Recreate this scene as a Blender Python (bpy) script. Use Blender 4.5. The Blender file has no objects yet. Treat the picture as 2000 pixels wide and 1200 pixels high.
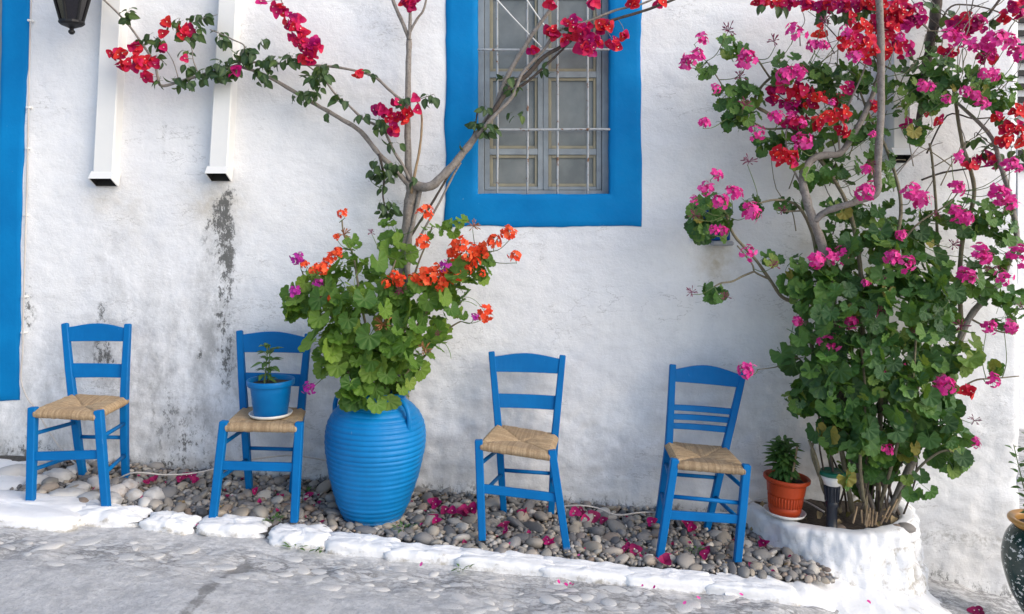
import bpy, bmesh, math, random
import numpy as np
from mathutils import Vector, Matrix, noise as mnoise

random.seed(7); RNG = np.random.RandomState(11)
scene = bpy.context.scene
COL = scene.collection

ORD = ['first', 'second', 'third', 'fourth', 'fifth', 'sixth', 'seventh', 'eighth', 'ninth', 'tenth', 'eleventh', 'twelfth', 'thirteenth', 'fourteenth', 'fifteenth', 'sixteenth']
# ------------------------------------------------------------------ camera
FPX, CX, HY, CAMY, ZC = 1550.0, 1000.0, 420.0, -4.6, 1.65   # wall face at y = 0, 4.6 m away
cam_d = bpy.data.cameras.new('camera'); cam = bpy.data.objects.new('camera', cam_d); COL.objects.link(cam)
cam.location = (0, CAMY, ZC); cam.rotation_euler = (math.pi/2, 0, 0)
cam_d.sensor_fit = 'HORIZONTAL'; cam_d.sensor_width = 36; cam_d.lens = 36*FPX/2000
cam_d.shift_y = -(600-HY)/2000
cam_d.clip_start = .05; cam_d.clip_end = 500
scene.camera = cam

# ------------------------------------------------------------------ sky, sun, exposure
SUN_TO = Vector((.86, -.52, .62)).normalized()
world = bpy.data.worlds.new('World'); scene.world = world; world.use_nodes = True
wn = world.node_tree.nodes; wl = world.node_tree.links
bg = wn['Background']; sky = wn.new('ShaderNodeTexSky'); sky.sky_type = 'NISHITA'; sky.sun_disc = False
sky.sun_elevation = math.asin(SUN_TO.z); sky.sun_rotation = math.atan2(SUN_TO.x, SUN_TO.y)
sky.air_density = 1.0; sky.dust_density = 1.6; sky.ozone_density = 1.0
wl.new(sky.outputs[0], bg.inputs[0]); bg.inputs[1].default_value = .15
sd = bpy.data.lights.new('sun', 'SUN'); sun = bpy.data.objects.new('sun', sd); COL.objects.link(sun)
sd.energy = 1.15; sd.angle = math.radians(55); sd.color = (1, .94, .86)
sun.location = (6, -6, 8); sun.rotation_euler = SUN_TO.to_track_quat('Z', 'Y').to_euler()
scene.view_settings.view_transform = 'Standard'; scene.view_settings.look = 'None'
scene.view_settings.gamma = 1; scene.view_settings.use_curve_mapping = False
scene.view_settings.exposure = .68
scene.cycles.max_bounces = 8; scene.cycles.diffuse_bounces = 4; scene.cycles.transparent_max_bounces = 8
scene.cycles.use_denoising = True

# ------------------------------------------------------------------ helpers
def P(px, py, d):
    """point seen at photo pixel (px, py) at distance d from the camera plane"""
    return Vector(((px-CX)*d/FPX, CAMY+d, ZC-(py-HY)*d/FPX))
def vnoise(x, y, z=0.0, seed=0):
    x = np.asarray(x, float); y = np.asarray(y, float); z = np.zeros_like(x)+z
    xi, yi, zi = np.floor(x), np.floor(y), np.floor(z)
    fx, fy, fz = x-xi, y-yi, z-zi
    fx, fy, fz = [f*f*f*(f*(f*6-15)+10) for f in (fx, fy, fz)]
    def h(a, b, c):
        v = np.sin(a*127.1+b*311.7+c*74.7+seed*19.19)*43758.5453
        return v-np.floor(v)
    r = 0
    for i in (0, 1):
        for j in (0, 1):
            for k in (0, 1):
                w = (fx if i else 1-fx)*(fy if j else 1-fy)*(fz if k else 1-fz)
                r = r+w*h(xi+i, yi+j, zi+k)
    return r*2-1
def fbm(x, y, z=0.0, o=3, seed=0):
    r, a, f = 0, 1, 1
    for i in range(o):
        r = r+a*vnoise(np.asarray(x)*f, np.asarray(y)*f, np.asarray(z)*f, seed+i*7); a *= .5; f *= 2.03
    return r
def sstep(a, b, x):
    t = np.clip((np.asarray(x, float)-a)/(b-a), 0, 1); return t*t*(3-2*t)

class MB:
    def __init__(s): s.v = []; s.f = []; s.r = []; s.mi = []
    def add(s, verts, faces, rnd=0.0, mi=0):
        o = len(s.v); s.v += [tuple(p) for p in verts]
        s.f += [tuple(i+o for i in f) for f in faces]
        s.r += (list(rnd) if hasattr(rnd, '__len__') else [rnd]*len(verts)); s.mi += [mi]*len(faces)
    def mesh(s, name, mats, smooth=True):
        me = bpy.data.meshes.new(name); me.from_pydata(s.v, [], s.f)
        for m in (mats if isinstance(mats, (list, tuple)) else [mats]): me.materials.append(m)
        a = me.attributes.new('rnd', 'FLOAT', 'POINT'); a.data.foreach_set('value', np.array(s.r, 'f'))
        me.polygons.foreach_set('use_smooth', [smooth]*len(me.polygons))
        if any(s.mi): me.polygons.foreach_set('material_index', s.mi)
        me.update(); return me
def link(name, data, parent=None, M=None):
    o = bpy.data.objects.new(name, data); COL.objects.link(o)
    if parent is not None: o.parent = parent
    if M is not None:
        if parent is not None: M = Matrix.Translation(-Vector(parent.location)) @ M
        o.matrix_basis = M
    return o
def world_part(name, mb, mats, parent, smooth=True):
    """mesh given in world coordinates, stored relative to its thing (thing has no rotation)"""
    base = Vector((0, 0, 0)); p = parent
    while p is not None: base += Vector(p.location); p = p.parent
    mb.v = [(a-base.x, b-base.y, c-base.z) for a, b, c in mb.v]
    return link(name, mb.mesh(name, mats, smooth), parent)
def tag(o, label=None, cat=None, group=None, kind=None):
    if label: o['label'] = label
    if cat: o['category'] = cat
    if group: o['group'] = group
    if kind: o['kind'] = kind
    return o
def thing(name, loc, label, cat, group=None):
    return tag(link(name, None, None, Matrix.Translation(Vector(loc))), label, cat, group)

def catmull(pts, rad, sub=4):
    pts = [Vector(p) for p in pts]
    if len(pts) < 3 or sub < 2:
        return pts, list(rad)
    out, ro = [], []
    for i in range(len(pts)-1):
        p0 = pts[max(i-1, 0)]; p1 = pts[i]; p2 = pts[i+1]; p3 = pts[min(i+2, len(pts)-1)]
        for k in range(sub):
            t = k/sub
            out.append(.5*((2*p1)+(p2-p0)*t+(2*p0-5*p1+4*p2-p3)*t*t+(3*p1-p0-3*p2+p3)*t**3))
            ro.append(rad[i]*(1-t)+rad[i+1]*t)
    out.append(pts[-1]); ro.append(rad[-1]); return out, ro
def tube(mb, pts, rad, seg=6, sub=4, jit=0.0, rnd=0.0, caps=True):
    if not hasattr(rad, '__len__'): rad = [rad]*len(pts)
    pts, rad = catmull(pts, rad, sub)
    V, Fc = [], []; n = len(pts); up = Vector((0, 1, 0)); prev = None
    for i, p in enumerate(pts):
        t = (pts[min(i+1, n-1)]-pts[max(i-1, 0)]).normalized()
        if prev is None:
            a = t.orthogonal().normalized()
        else:
            a = (prev-t*prev.dot(t)); a = a.normalized() if a.length > 1e-6 else t.orthogonal().normalized()
        prev = a; b = t.cross(a)
        for k in range(seg):
            th = 2*math.pi*k/seg
            r = rad[i]*(1+jit*mnoise.noise(Vector((p.x*30+math.cos(th), p.y*30+math.sin(th), p.z*30))))
            V.append(p+(a*math.cos(th)+b*math.sin(th))*r)
    for i in range(n-1):
        for k in range(seg):
            k2 = (k+1) % seg
            Fc.append((i*seg+k, i*seg+k2, (i+1)*seg+k2, (i+1)*seg+k))
    if caps:
        Fc.append(tuple(range(seg-1, -1, -1))); Fc.append(tuple((n-1)*seg+k for k in range(seg)))
    mb.add(V, Fc, rnd)
def lathe(mb, prof, seg=48, c=(0, 0, 0), mi=0, cap=False, rnd=0.0, wob=0.0, axis=None):
    V, Fc = [], []; n = len(prof)
    for i, (r, z) in enumerate(prof):
        for k in range(seg):
            th = 2*math.pi*k/seg
            rr = r*(1+wob*mnoise.noise(Vector((math.cos(th)*1.5, math.sin(th)*1.5, z*4))))
            p = Vector((rr*math.cos(th), rr*math.sin(th), z))
            if axis is not None: p = axis @ p
            V.append(p+Vector(c))
    for i in range(n-1):
        for k in range(seg):
            k2 = (k+1) % seg
            Fc.append((i*seg+k, i*seg+k2, (i+1)*seg+k2, (i+1)*seg+k))
    if cap: Fc.append(tuple((n-1)*seg+k for k in range(seg)))
    mb.add(V, Fc, rnd, mi)
def sweep(mb, pts, w, h, side, ch=.003, tilt=None):
    """chamfered rectangular bar along a polyline; w along `side`, h across; w,h may be lists"""
    pts = [Vector(p) for p in pts]; n = len(pts)
    w = w if hasattr(w, '__len__') else [w]*n; h = h if hasattr(h, '__len__') else [h]*n
    V, Fc = [], []
    rings = []
    for i, p in enumerate(pts):
        t = (pts[min(i+1, n-1)]-pts[max(i-1, 0)]).normalized()
        a = (side-t*side.dot(t)).normalized(); b = t.cross(a)
        rings.append((p, a, b, t, w[i]/2, h[i]/2))
    def ring(p, a, b, W, H, c):
        return [p+a*x+b*y for x, y in ((W-c, H), (-W+c, H), (-W, H-c), (-W, -H+c), (-W+c, -H), (W-c, -H), (W, -H+c), (W, H-c))]
    p, a, b, t, W, H = rings[0]; V += ring(p-t*0, a, b, W-ch, H-ch, ch*.5)
    for (p, a, b, t, W, H) in rings:
        q = p
        if p is rings[0][0]: q = p+t*ch
        if p is rings[-1][0]: q = p-t*ch
        V += ring(q, a, b, W, H, ch)
    p, a, b, t, W, H = rings[-1]; V += ring(p, a, b, W-ch, H-ch, ch*.5)
    m = len(rings)+2
    for i in range(m-1):
        for k in range(8):
            k2 = (k+1) % 8
            Fc.append((i*8+k, i*8+k2, (i+1)*8+k2, (i+1)*8+k))
    Fc.append(tuple(range(7, -1, -1))); Fc.append(tuple((m-1)*8+k for k in range(8)))
    mb.add(V, Fc)
def box(mb, x0, x1, y0, y1, z0, z1, b=.002, rnd=0.0):
    V = []
    c = Vector(((x0+x1)/2, (y0+y1)/2, (z0+z1)/2))
    sweep(mb, [Vector((c.x, c.y, z0)), Vector((c.x, c.y, z1))], x1-x0, y1-y0, Vector((1, 0, 0)), min(b, (x1-x0)*.3, (y1-y0)*.3, (z1-z0)*.3))

# ------------------------------------------------------------------ materials
def mat(name):
    m = bpy.data.materials.new(name); m.use_nodes = True; nt = m.node_tree
    return m, nt, nt.nodes['Principled BSDF'], nt.nodes['Material Output']
def ND(nt, t, **k):
    n = nt.nodes.new(t)
    for a, v in k.items(): setattr(n, a, v)
    return n
def noise_n(nt, scale, detail=4, rough=.55, vec=None, sc=None):
    n = ND(nt, 'ShaderNodeTexNoise'); n.inputs['Scale'].default_value = scale
    n.inputs['Detail'].default_value = detail; n.inputs['Roughness'].default_value = rough
    tc = ND(nt, 'ShaderNodeTexCoord'); src = tc.outputs['Object']
    if sc:
        mp = ND(nt, 'ShaderNodeMapping'); mp.inputs['Scale'].default_value = sc
        nt.links.new(src, mp.inputs[0]); src = mp.outputs[0]
    nt.links.new(src, n.inputs['Vector']); return n.outputs['Fac']
def ramp(nt, fac, stops, interp='LINEAR'):
    r = ND(nt, 'ShaderNodeValToRGB'); e = r.color_ramp; e.interpolation = interp
    while len(e.elements) < len(stops): e.elements.new(.5)
    for el, (p, c) in zip(e.elements, stops):
        el.position = p; el.color = (c, c, c, 1) if not hasattr(c, '__len__') else (*c, 1)
    nt.links.new(fac, r.inputs[0]); return r.outputs[0]
def mixc(nt, fac, a, b, mode='MIX'):
    m = ND(nt, 'ShaderNodeMix', data_type='RGBA', blend_type=mode)
    for s, v in ((m.inputs[0], fac), (m.inputs[6], a), (m.inputs[7], b)):
        if isinstance(v, bpy.types.NodeSocket): nt.links.new(v, s)
        elif hasattr(v, '__len__'): s.default_value = (*v, 1)
        else: s.default_value = v
    return m.outputs[2]
def mth(nt, op, a, b=0.0, clamp=False):
    m = ND(nt, 'ShaderNodeMath', operation=op, use_clamp=clamp)
    for s, v in ((m.inputs[0], a), (m.inputs[1], b)):
        if isinstance(v, bpy.types.NodeSocket): nt.links.new(v, s)
        else: s.default_value = v
    return m.outputs[0]
def attr(nt, name):
    a = ND(nt, 'ShaderNodeAttribute', attribute_name=name); return a.outputs['Fac']
def bump(nt, bsdf, h, strength=.3, dist=.01, prev=None):
    b = ND(nt, 'ShaderNodeBump'); b.inputs['Strength'].default_value = strength; b.inputs['Distance'].default_value = dist
    nt.links.new(h, b.inputs['Height'])
    if prev is not None: nt.links.new(prev, b.inputs['Normal'])
    nt.links.new(b.outputs[0], bsdf.inputs['Normal']); return b.outputs[0]
def orand(nt):
    oi = ND(nt, 'ShaderNodeObjectInfo')
    return mth(nt, 'FRACT', mth(nt, 'ADD', oi.outputs['Random'], attr(nt, 'rnd')))

def paint_mat(name, c1, c2, rough=.4, bumpd=.001, scale=9, chip=None, chipamt=.0, spec=.5, dust=0):
    m, nt, b, o = mat(name); b.inputs['Specular IOR Level'].default_value = spec
    n = noise_n(nt, scale, 5)
    col = mixc(nt, ramp(nt, n, [(.35, 0), (.7, 1)]), c1, c2)
    if chip:
        cn = noise_n(nt, 26, 6, .7)
        col = mixc(nt, ramp(nt, cn, [(chipamt, 0), (chipamt+.03, 1)]), col, chip)
    if dust:
        tc = ND(nt, 'ShaderNodeTexCoord'); sx = ND(nt, 'ShaderNodeSeparateXYZ'); nt.links.new(tc.outputs['Object'], sx.inputs[0])
        dz = mth(nt, 'ADD', mth(nt, 'MULTIPLY', sx.outputs[2], -1/dust), mth(nt, 'MULTIPLY', noise_n(nt, 38, 6, .75), 2.0))
        col = mixc(nt, ramp(nt, dz, [(.62, 0), (1.15, .5)]), col, (.40, .42, .44))
        sc2 = noise_n(nt, 34, 7, .8, sc=(1, 1, .35))
        col = mixc(nt, ramp(nt, sc2, [(.655, 0), (.69, .6)]), col, (.16, .30, .46))
        col = mixc(nt, ramp(nt, noise_n(nt, 5, 5, .7, sc=(3, 3, .6)), [(.40, 0), (.66, .35)]), col, tuple(x*.72 for x in c1))
    nt.links.new(col, b.inputs['Base Color'])
    rr = noise_n(nt, 30, 3); nt.links.new(ramp(nt, rr, [(.3, rough-.08), (.7, rough+.12)]), b.inputs['Roughness'])
    bump(nt, b, noise_n(nt, 55, 4), .35, bumpd); return m
def whitewash(name, stains=False, worn=False):
    m, nt, b, o = mat(name)
    n1 = noise_n(nt, 1.6, 6, .6); n2 = noise_n(nt, 14, 6, .65); n3 = noise_n(nt, 70, 5, .7)
    col = mixc(nt, ramp(nt, n1, [(.35, 0), (.68, 1)]), (.83, .825, .82), (.75, .755, .775))
    col = mixc(nt, mth(nt, 'MULTIPLY', ramp(nt, n2, [(.52, 0), (.72, 1)]), .35), col, (.66, .66, .67))
    sp = ramp(nt, noise_n(nt, 9, 8, .75), [(.665, 0), (.70, 1)])
    col = mixc(nt, mth(nt, 'MULTIPLY', sp, .35), col, (.42, .40, .37))
    if stains:
        och = mth(nt, 'MULTIPLY', attr(nt, 'ochre'), ramp(nt, n2, [(.3, .25), (.62, 1)]))
        col = mixc(nt, och, col, (.52, .46, .36))
        g = mth(nt, 'MULTIPLY', attr(nt, 'grime'), ramp(nt, noise_n(nt, 7, 9, .75, sc=(1, 1, .55)), [(.42, 0), (.62, 1)]))
        col = mixc(nt, g, col, (.33, .33, .33))
        ms = noise_n(nt, 34, 8, .82, sc=(1, 1, .6)); ml = noise_n(nt, 9, 5, .62, sc=(1, 1, .35))
        k = mth(nt, 'ADD', attr(nt, 'mold'), mth(nt, 'ADD', mth(nt, 'MULTIPLY', mth(nt, 'SUBTRACT', ms, .5), 7.5), mth(nt, 'MULTIPLY', mth(nt, 'SUBTRACT', ml, .5), 2.6)))
        mo = mth(nt, 'MULTIPLY', ramp(nt, k, [(.6, 0), (1.35, .88)]), ramp(nt, attr(nt, 'mold'), [(.03, 0), (.5, 1)]))
        halo = mth(nt, 'MULTIPLY', ramp(nt, attr(nt, 'mold'), [(.05, 0), (1, .5)]), ramp(nt, ml, [(.35, .2), (.65, 1)]))
        col = mixc(nt, halo, col, (.40, .40, .39))
        col = mixc(nt, mo, col, (.085, .085, .08))
        cr = mth(nt, 'ABSOLUTE', mth(nt, 'SUBTRACT', noise_n(nt, 3.2, 5, .62, sc=(.8, 1, 2.2)), .5))
        cm = mth(nt, 'MULTIPLY', ramp(nt, cr, [(0, .55), (.008, 0)]), ramp(nt, noise_n(nt, 2.3, 3, .5), [(.52, 0), (.60, 1)]))
        col = mixc(nt, cm, col, (.36, .35, .34))
        rb = mth(nt, 'MULTIPLY', attr(nt, 'rub'), ramp(nt, noise_n(nt, 30, 6, .7), [(.45, 0), (.6, 1)]))
        col = mixc(nt, rb, col, (.25, .24, .21))
    if worn:
        w = mth(nt, 'ADD', attr(nt, 'rnd'), mth(nt, 'MULTIPLY', mth(nt, 'SUBTRACT', noise_n(nt, 22, 6, .7), .5), 2.2))
        col = mixc(nt, ramp(nt, w, [(.56, 0), (1.0, .85)]), col, (.38, .35, .30))
        w2 = mth(nt, 'ADD', attr(nt, 'rnd'), mth(nt, 'MULTIPLY', mth(nt, 'SUBTRACT', noise_n(nt, 15, 6, .7), .5), 3))
        col = mixc(nt, ramp(nt, w2, [(1.25, 0), (1.5, .7)]), col, (.14, .13, .08))
    nt.links.new(col, b.inputs['Base Color']); b.inputs['Roughness'].default_value = .88
    b.inputs['Specular IOR Level'].default_value = .25
    p = bump(nt, b, n2, .55, .012); p = bump(nt, b, n3, .5, .004, p)
    p = bump(nt, b, noise_n(nt, 7, 8, .72, sc=(1, 1, 2.6)), .30, .012, p); bump(nt, b, noise_n(nt, 26, 7, .75, sc=(.7, 1, 1.3)), .32, .005, p); return m
M = {}
M['wall'] = whitewash('whitewashed_plaster', True); M['kerb'] = whitewash('worn_whitewash', False, True)
M['white'] = whitewash('whitewash')
M['blue'] = paint_mat('chair_blue_paint', (.0005, .150, .42), (.0005, .122, .36), .50, .0012, 6, (.02, .20, .46), .70, .16, .05)
M['blue_wall'] = paint_mat('wall_blue_paint', (.0005, .165, .43), (.001, .205, .50), .66, .003, 3.5, (.10, .31, .52), .69, .14)
M['jar'] = paint_mat('jar_blue_paint', (.0005, .200, .50), (.0005, .155, .41), .44, .0025, 4, (.03, .27, .54), .68, .3, .13)
M['pot_blue'] = paint_mat('plastic_blue', (.0008, .160, .42), (.0006, .128, .36), .38, .0004, 9, None, 0, .25)
M['terracotta'] = paint_mat('terracotta_plastic', (.50, .062, .014), (.43, .05, .012), .42, .0008, 9, None, 0, .3)
M['duct'] = paint_mat('white_duct_paint', (.80, .79, .76), (.72, .72, .71), .45, .001, 4, (.42, .40, .36), .74)
M['plastic_white'] = paint_mat('white_plastic', (.78, .77, .74), (.7, .69, .66), .4, .0003)
M['black'] = paint_mat('black_metal', (.008, .008, .009), (.014, .014, .015), .5, .0006, 9, None, 0, .3)
M['lampblack'] = paint_mat('navy_black_plastic', (.008, .012, .022), (.014, .02, .034), .35, .0006)
M['lampgreen'] = paint_mat('green_plastic', (.005, .13, .075), (.005, .10, .06), .35, .0003)
M['sash'] = paint_mat('grey_sash_paint', (.29, .325, .345), (.225, .25, .265), .6, .0015, 14, (.30, .25, .18), .68)
M['bead'] = paint_mat('ochre_bead', (.34, .30, .20), (.24, .22, .165), .6, .0012, 12)
M['bar'] = paint_mat('rusting_bar_paint', (.43, .45, .465), (.32, .335, .34), .55, .0015, 26, (.20, .09, .04), .57)
M['cable'] = paint_mat('cable_grey', (.60, .55, .50), (.48, .44, .41), .5, .0003)
M['ochre_glaze'] = paint_mat('ochre_glaze', (.50, .26, .07), (.40, .20, .05), .35, .0008)
M['dark'] = paint_mat('inside_shade', (.012, .012, .012), (.02, .02, .02), .8, .001)  # near-black colour stands in for the shade inside the duct outlets
M['stick'] = paint_mat('dry_stick', (.34, .24, .14), (.22, .15, .09), .8, .002, 20)
M['street_dark'] = None

def bark(name, a, b_, c):
    m, nt, b, o = mat(name)
    n = noise_n(nt, 30, 6, .7); n2 = noise_n(nt, 90, 4, .6)
    col = mixc(nt, ramp(nt, n, [(.35, 0), (.65, 1)]), a, b_)
    col = mixc(nt, ramp(nt, n2, [(.55, 0), (.72, 1)]), col, c)
    nt.links.new(col, b.inputs['Base Color']); b.inputs['Roughness'].default_value = .85
    bump(nt, b, n, .9, .006); return m
M['bark'] = bark('grey_bark', (.20, .17, .145), (.29, .26, .23), (.11, .09, .075))
M['bark_dark'] = bark('dark_bark', (.055, .04, .032), (.10, .08, .065), (.03, .022, .018))
M['stem'] = bark('geranium_stem', (.16, .135, .085), (.22, .19, .12), (.09, .07, .045))
M['stalk'] = bark('green_stalk', (.10, .17, .045), (.15, .20, .07), (.13, .11, .06))

def leaf_mat(name, stops, trans=.28, rough=.48, vein=.38, vc=(.26, .36, .12)):
    m, nt, b, o = mat(name)
    col = ramp(nt, orand(nt), stops)
    n = noise_n(nt, 28, 4)
    col = mixc(nt, mth(nt, 'MULTIPLY', ramp(nt, n, [(.4, 0), (.7, 1)]), .35), col, (.05, .10, .015))
    col = mixc(nt, mth(nt, 'MULTIPLY', attr(nt, 'vein'), vein), col, vc)
    nt.links.new(col, b.inputs['Base Color']); b.inputs['Roughness'].default_value = rough
    b.inputs['Specular IOR Level'].default_value = .4
    bump(nt, b, noise_n(nt, 70, 3), .5, .003)
    tr = ND(nt, 'ShaderNodeBsdfTranslucent')
    tc = mixc(nt, .55, col, (.22, .36, .03)); nt.links.new(tc, tr.inputs[0])
    mx = ND(nt, 'ShaderNodeMixShader'); mx.inputs[0].default_value = trans
    nt.links.new(b.outputs[0], mx.inputs[1]); nt.links.new(tr.outputs[0], mx.inputs[2])
    nt.links.new(mx.outputs[0], o.inputs[0]); return m
M['leaf_ger'] = leaf_mat('geranium_leaf', [(0, (.016, .062, .018)), (.35, (.032, .11, .024)), (.66, (.065, .17, .028)), (.88, (.12, .235, .036)), (.975, (.18, .25, .035)), (1, (.34, .25, .05))], .22, .48, .38, (.11, .22, .06))
M['leaf_jar'] = leaf_mat('bright_geranium_leaf', [(0, (.05, .14, .022)), (.25, (.085, .20, .026)), (.65, (.155, .29, .034)), (.9, (.22, .35, .045)), (1, (.27, .38, .06))], .36)
M['leaf_boug'] = leaf_mat('bougainvillea_leaf', [(0, (.014, .038, .018)), (.5, (.025, .062, .026)), (.85, (.045, .095, .03)), (1, (.10, .15, .03))], .18, .38, .25)
M['leaf_herb'] = leaf_mat('herb_leaf', [(0, (.03, .10, .025)), (.6, (.06, .16, .035)), (1, (.11, .22, .05))], .28)
M['leaf_dry'] = leaf_mat('dry_leaf', [(0, (.20, .12, .06)), (.5, (.34, .23, .13)), (1, (.45, .33, .2))], .15, .7, .1)

def petal_mat(name, stops, trans=.3):
    m, nt, b, o = mat(name)
    col = ramp(nt, orand(nt), stops)
    nt.links.new(col, b.inputs['Base Color']); b.inputs['Roughness'].default_value = .55
    b.inputs['Specular IOR Level'].default_value = .25
    tr = ND(nt, 'ShaderNodeBsdfTranslucent'); nt.links.new(col, tr.inputs[0])
    mx = ND(nt, 'ShaderNodeMixShader'); mx.inputs[0].default_value = trans
    nt.links.new(b.outputs[0], mx.inputs[1]); nt.links.new(tr.outputs[0], mx.inputs[2])
    nt.links.new(mx.outputs[0], o.inputs[0]); return m
M['pink'] = petal_mat('magenta_pink_petal', [(0, (.66, .02, .24)), (.5, (.82, .05, .34)), (1, (.88, .13, .44))])
M['violet'] = petal_mat('violet_petal', [(0, (.42, .02, .30)), (1, (.62, .06, .45))])
M['orange'] = petal_mat('orange_red_petal', [(0, (.82, .055, .02)), (.5, (.90, .10, .03)), (1, (.94, .17, .06))])
M['maroon'] = petal_mat('spent_maroon', [(0, (.13, .015, .05)), (1, (.30, .05, .12))], .1)
M['brown_head'] = petal_mat('spent_brown', [(0, (.22, .12, .05)), (1, (.45, .16, .07))], .1)
M['bract'] = petal_mat('crimson_bract', [(0, (.34, .004, .075)), (.35, (.54, .008, .10)), (.7, (.64, .014, .055)), (1, (.74, .035, .05))], .2)
M['bract_red'] = petal_mat('red_bract', [(0, (.42, .006, .045)), (.5, (.64, .016, .032)), (1, (.78, .045, .028))], .2)
M['bract_mag'] = petal_mat('magenta_bract', [(0, (.28, .004, .09)), (.6, (.50, .008, .16)), (1, (.62, .014, .12))], .2)
M['star'] = paint_mat('cream_star', (.80, .75, .6), (.75, .7, .5), .6, .0001)

def pebble_mat(name, white=.0):
    m, nt, b, o = mat(name)
    col = ramp(nt, orand(nt), [(0, (.09, .092, .10)), (.10, (.20, .20, .21)), (.22, (.34, .32, .285)), (.33, (.15, .15, .162)), (.45, (.46, .395, .31)),
                               (.56, (.27, .25, .235)), (.66, (.55, .50, .44)), (.76, (.29, .20, .14)), (.85, (.25, .25, .262)), (.93, (.68, .65, .60)), (1, (.37, .32, .25))])
    n = noise_n(nt, 60, 5, .65); n2 = noise_n(nt, 14, 4, .6)
    col = mixc(nt, mth(nt, 'MULTIPLY', ramp(nt, n, [(.45, 0), (.7, 1)]), .28), col, (.42, .40, .37))
    col = mixc(nt, 1.0, col, (.80, .79, .78), 'MULTIPLY') if not white else col
    if white: col = mixc(nt, mth(nt, 'MULTIPLY', ramp(nt, n2, [(.25, 0), (.50, 1)]), white), col, (.56, .555, .55))
    nt.links.new(col, b.inputs['Base Color']); b.inputs['Roughness'].default_value = .62
    bump(nt, b, n, .4, .003); return m
M['pebble'] = pebble_mat('beach_pebble'); M['cobble'] = pebble_mat('worn_cobble', .93); M['rubble'] = pebble_mat('washed_rubble', .75)

def simple_ground(name, a, b_, c, sc=40, damp=False, bd=.006):
    m, nt, b, o = mat(name)
    n = noise_n(nt, sc, 7, .7); n1 = noise_n(nt, 2.2, 5, .6); n3 = noise_n(nt, sc*2.6, 5, .75)
    col = mixc(nt, ramp(nt, n1, [(.35, 0), (.68, 1)]), a, b_)
    col = mixc(nt, ramp(nt, n, [(.42, 0), (.72, 1)]), col, c)
    col = mixc(nt, ramp(nt, n3, [(.54, 0), (.68, .65)]), col, tuple(x*.45 for x in a))
    if damp:
        col = mixc(nt, mth(nt, 'MULTIPLY', attr(nt, 'wash'), ramp(nt, n, [(.35, .2), (.6, 1)])), col, (.74, .73, .72))
        col = mixc(nt, ramp(nt, noise_n(nt, 11, 8, .75), [(.46, 0), (.62, .55)]), col, (.30, .30, .305))
        cs = noise_n(nt, 13, 7, .72, sc=(.55, 1.6, 1)); cz = mth(nt, 'ABSOLUTE', mth(nt, 'SUBTRACT', cs, .5))
        cf = mth(nt, 'MULTIPLY', attr(nt, 'band'), ramp(nt, cz, [(.0, .85), (.07, 0)]))
        col = mixc(nt, cf, col, (.13, .125, .12))
        lt_ = mth(nt, 'MULTIPLY', attr(nt, 'band'), ramp(nt, noise_n(nt, 6, 5, .6), [(.45, 0), (.65, .6)]))
        col = mixc(nt, lt_, col, (.62, .60, .58))
        dm = mth(nt, 'ADD', attr(nt, 'damp'), mth(nt, 'ADD', mth(nt, 'MULTIPLY', mth(nt, 'SUBTRACT', n, .5), 1.2), mth(nt, 'MULTIPLY', mth(nt, 'SUBTRACT', noise_n(nt, 9, 5, .65), .5), 2.6)))
        col = mixc(nt, ramp(nt, dm, [(.5, 0), (.9, .72)]), col, (.14, .135, .13))
    nt.links.new(col, b.inputs['Base Color']); b.inputs['Roughness'].default_value = .85
    p = bump(nt, b, n, 1.0, bd*1.6); bump(nt, b, n3, .7, bd*.5, p); return m
M['street'] = simple_ground('street_concrete', (.46, .46, .47), (.53, .525, .525), (.64, .63, .62), 30, True)
M['soil'] = simple_ground('dark_soil', (.035, .026, .02), (.06, .045, .034), (.10, .075, .055), 50)
M['shaded_grit'] = simple_ground('shaded_gravel_grit', (.06, .056, .05), (.10, .092, .083), (.15, .135, .12), 60)  # grit colour darkened to paint in the shadow between the pebbles

def rush_mat():
    m, nt, b, o = mat('woven_rush')
    col = ramp(nt, attr(nt, 'rnd'), [(0, (.17, .11, .06)), (.35, (.36, .25, .14)), (.7, (.48, .35, .21)), (1, (.56, .43, .28))])
    n = noise_n(nt, 120, 4, .7); col = mixc(nt, mth(nt, 'MULTIPLY', ramp(nt, n, [(.42, 0), (.68, 1)]), .55), col, (.20, .12, .06))
    nt.links.new(col, b.inputs['Base Color']); b.inputs['Roughness'].default_value = .6
    bump(nt, b, n, .5, .002); return m
M['rush'] = rush_mat()
def glass_mat():
    m, nt, b, o = mat('dusty_window_glass')
    b.inputs['Base Color'].default_value = (.20, .215, .215, 1); b.inputs['Roughness'].default_value = .16
    n = noise_n(nt, 5, 5, .6); nt.links.new(mixc(nt, ramp(nt, n, [(.35, 0), (.7, 1)]), (.20, .22, .225), (.33, .345, .34)), b.inputs['Base Color'])
    t = ND(nt, 'ShaderNodeBsdfTransparent'); t.inputs[0].default_value = (.8, .86, .85, 1)
    mx = ND(nt, 'ShaderNodeMixShader'); mx.inputs[0].default_value = .33
    nt.links.new(b.outputs[0], mx.inputs[1]); nt.links.new(t.outputs[0], mx.inputs[2]); nt.links.new(mx.outputs[0], o.inputs[0]); return m
M['glass'] = glass_mat()
M['curtain'] = paint_mat('net_curtain', (.42, .43, .42), (.34, .35, .35), .9, .002, 5)
def speck_mat():
    m, nt, b, o = mat('speckled_green_glaze')
    n = noise_n(nt, 42, 3, .6); n2 = noise_n(nt, 6, 2)
    k = mth(nt, 'ADD', n, mth(nt, 'MULTIPLY', n2, .25))
    col = mixc(nt, ramp(nt, k, [(.72, 0), (.745, 1)]), (.008, .035, .032), (.62, .64, .63))
    nt.links.new(col, b.inputs['Base Color']); b.inputs['Roughness'].default_value = .22; return m
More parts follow.
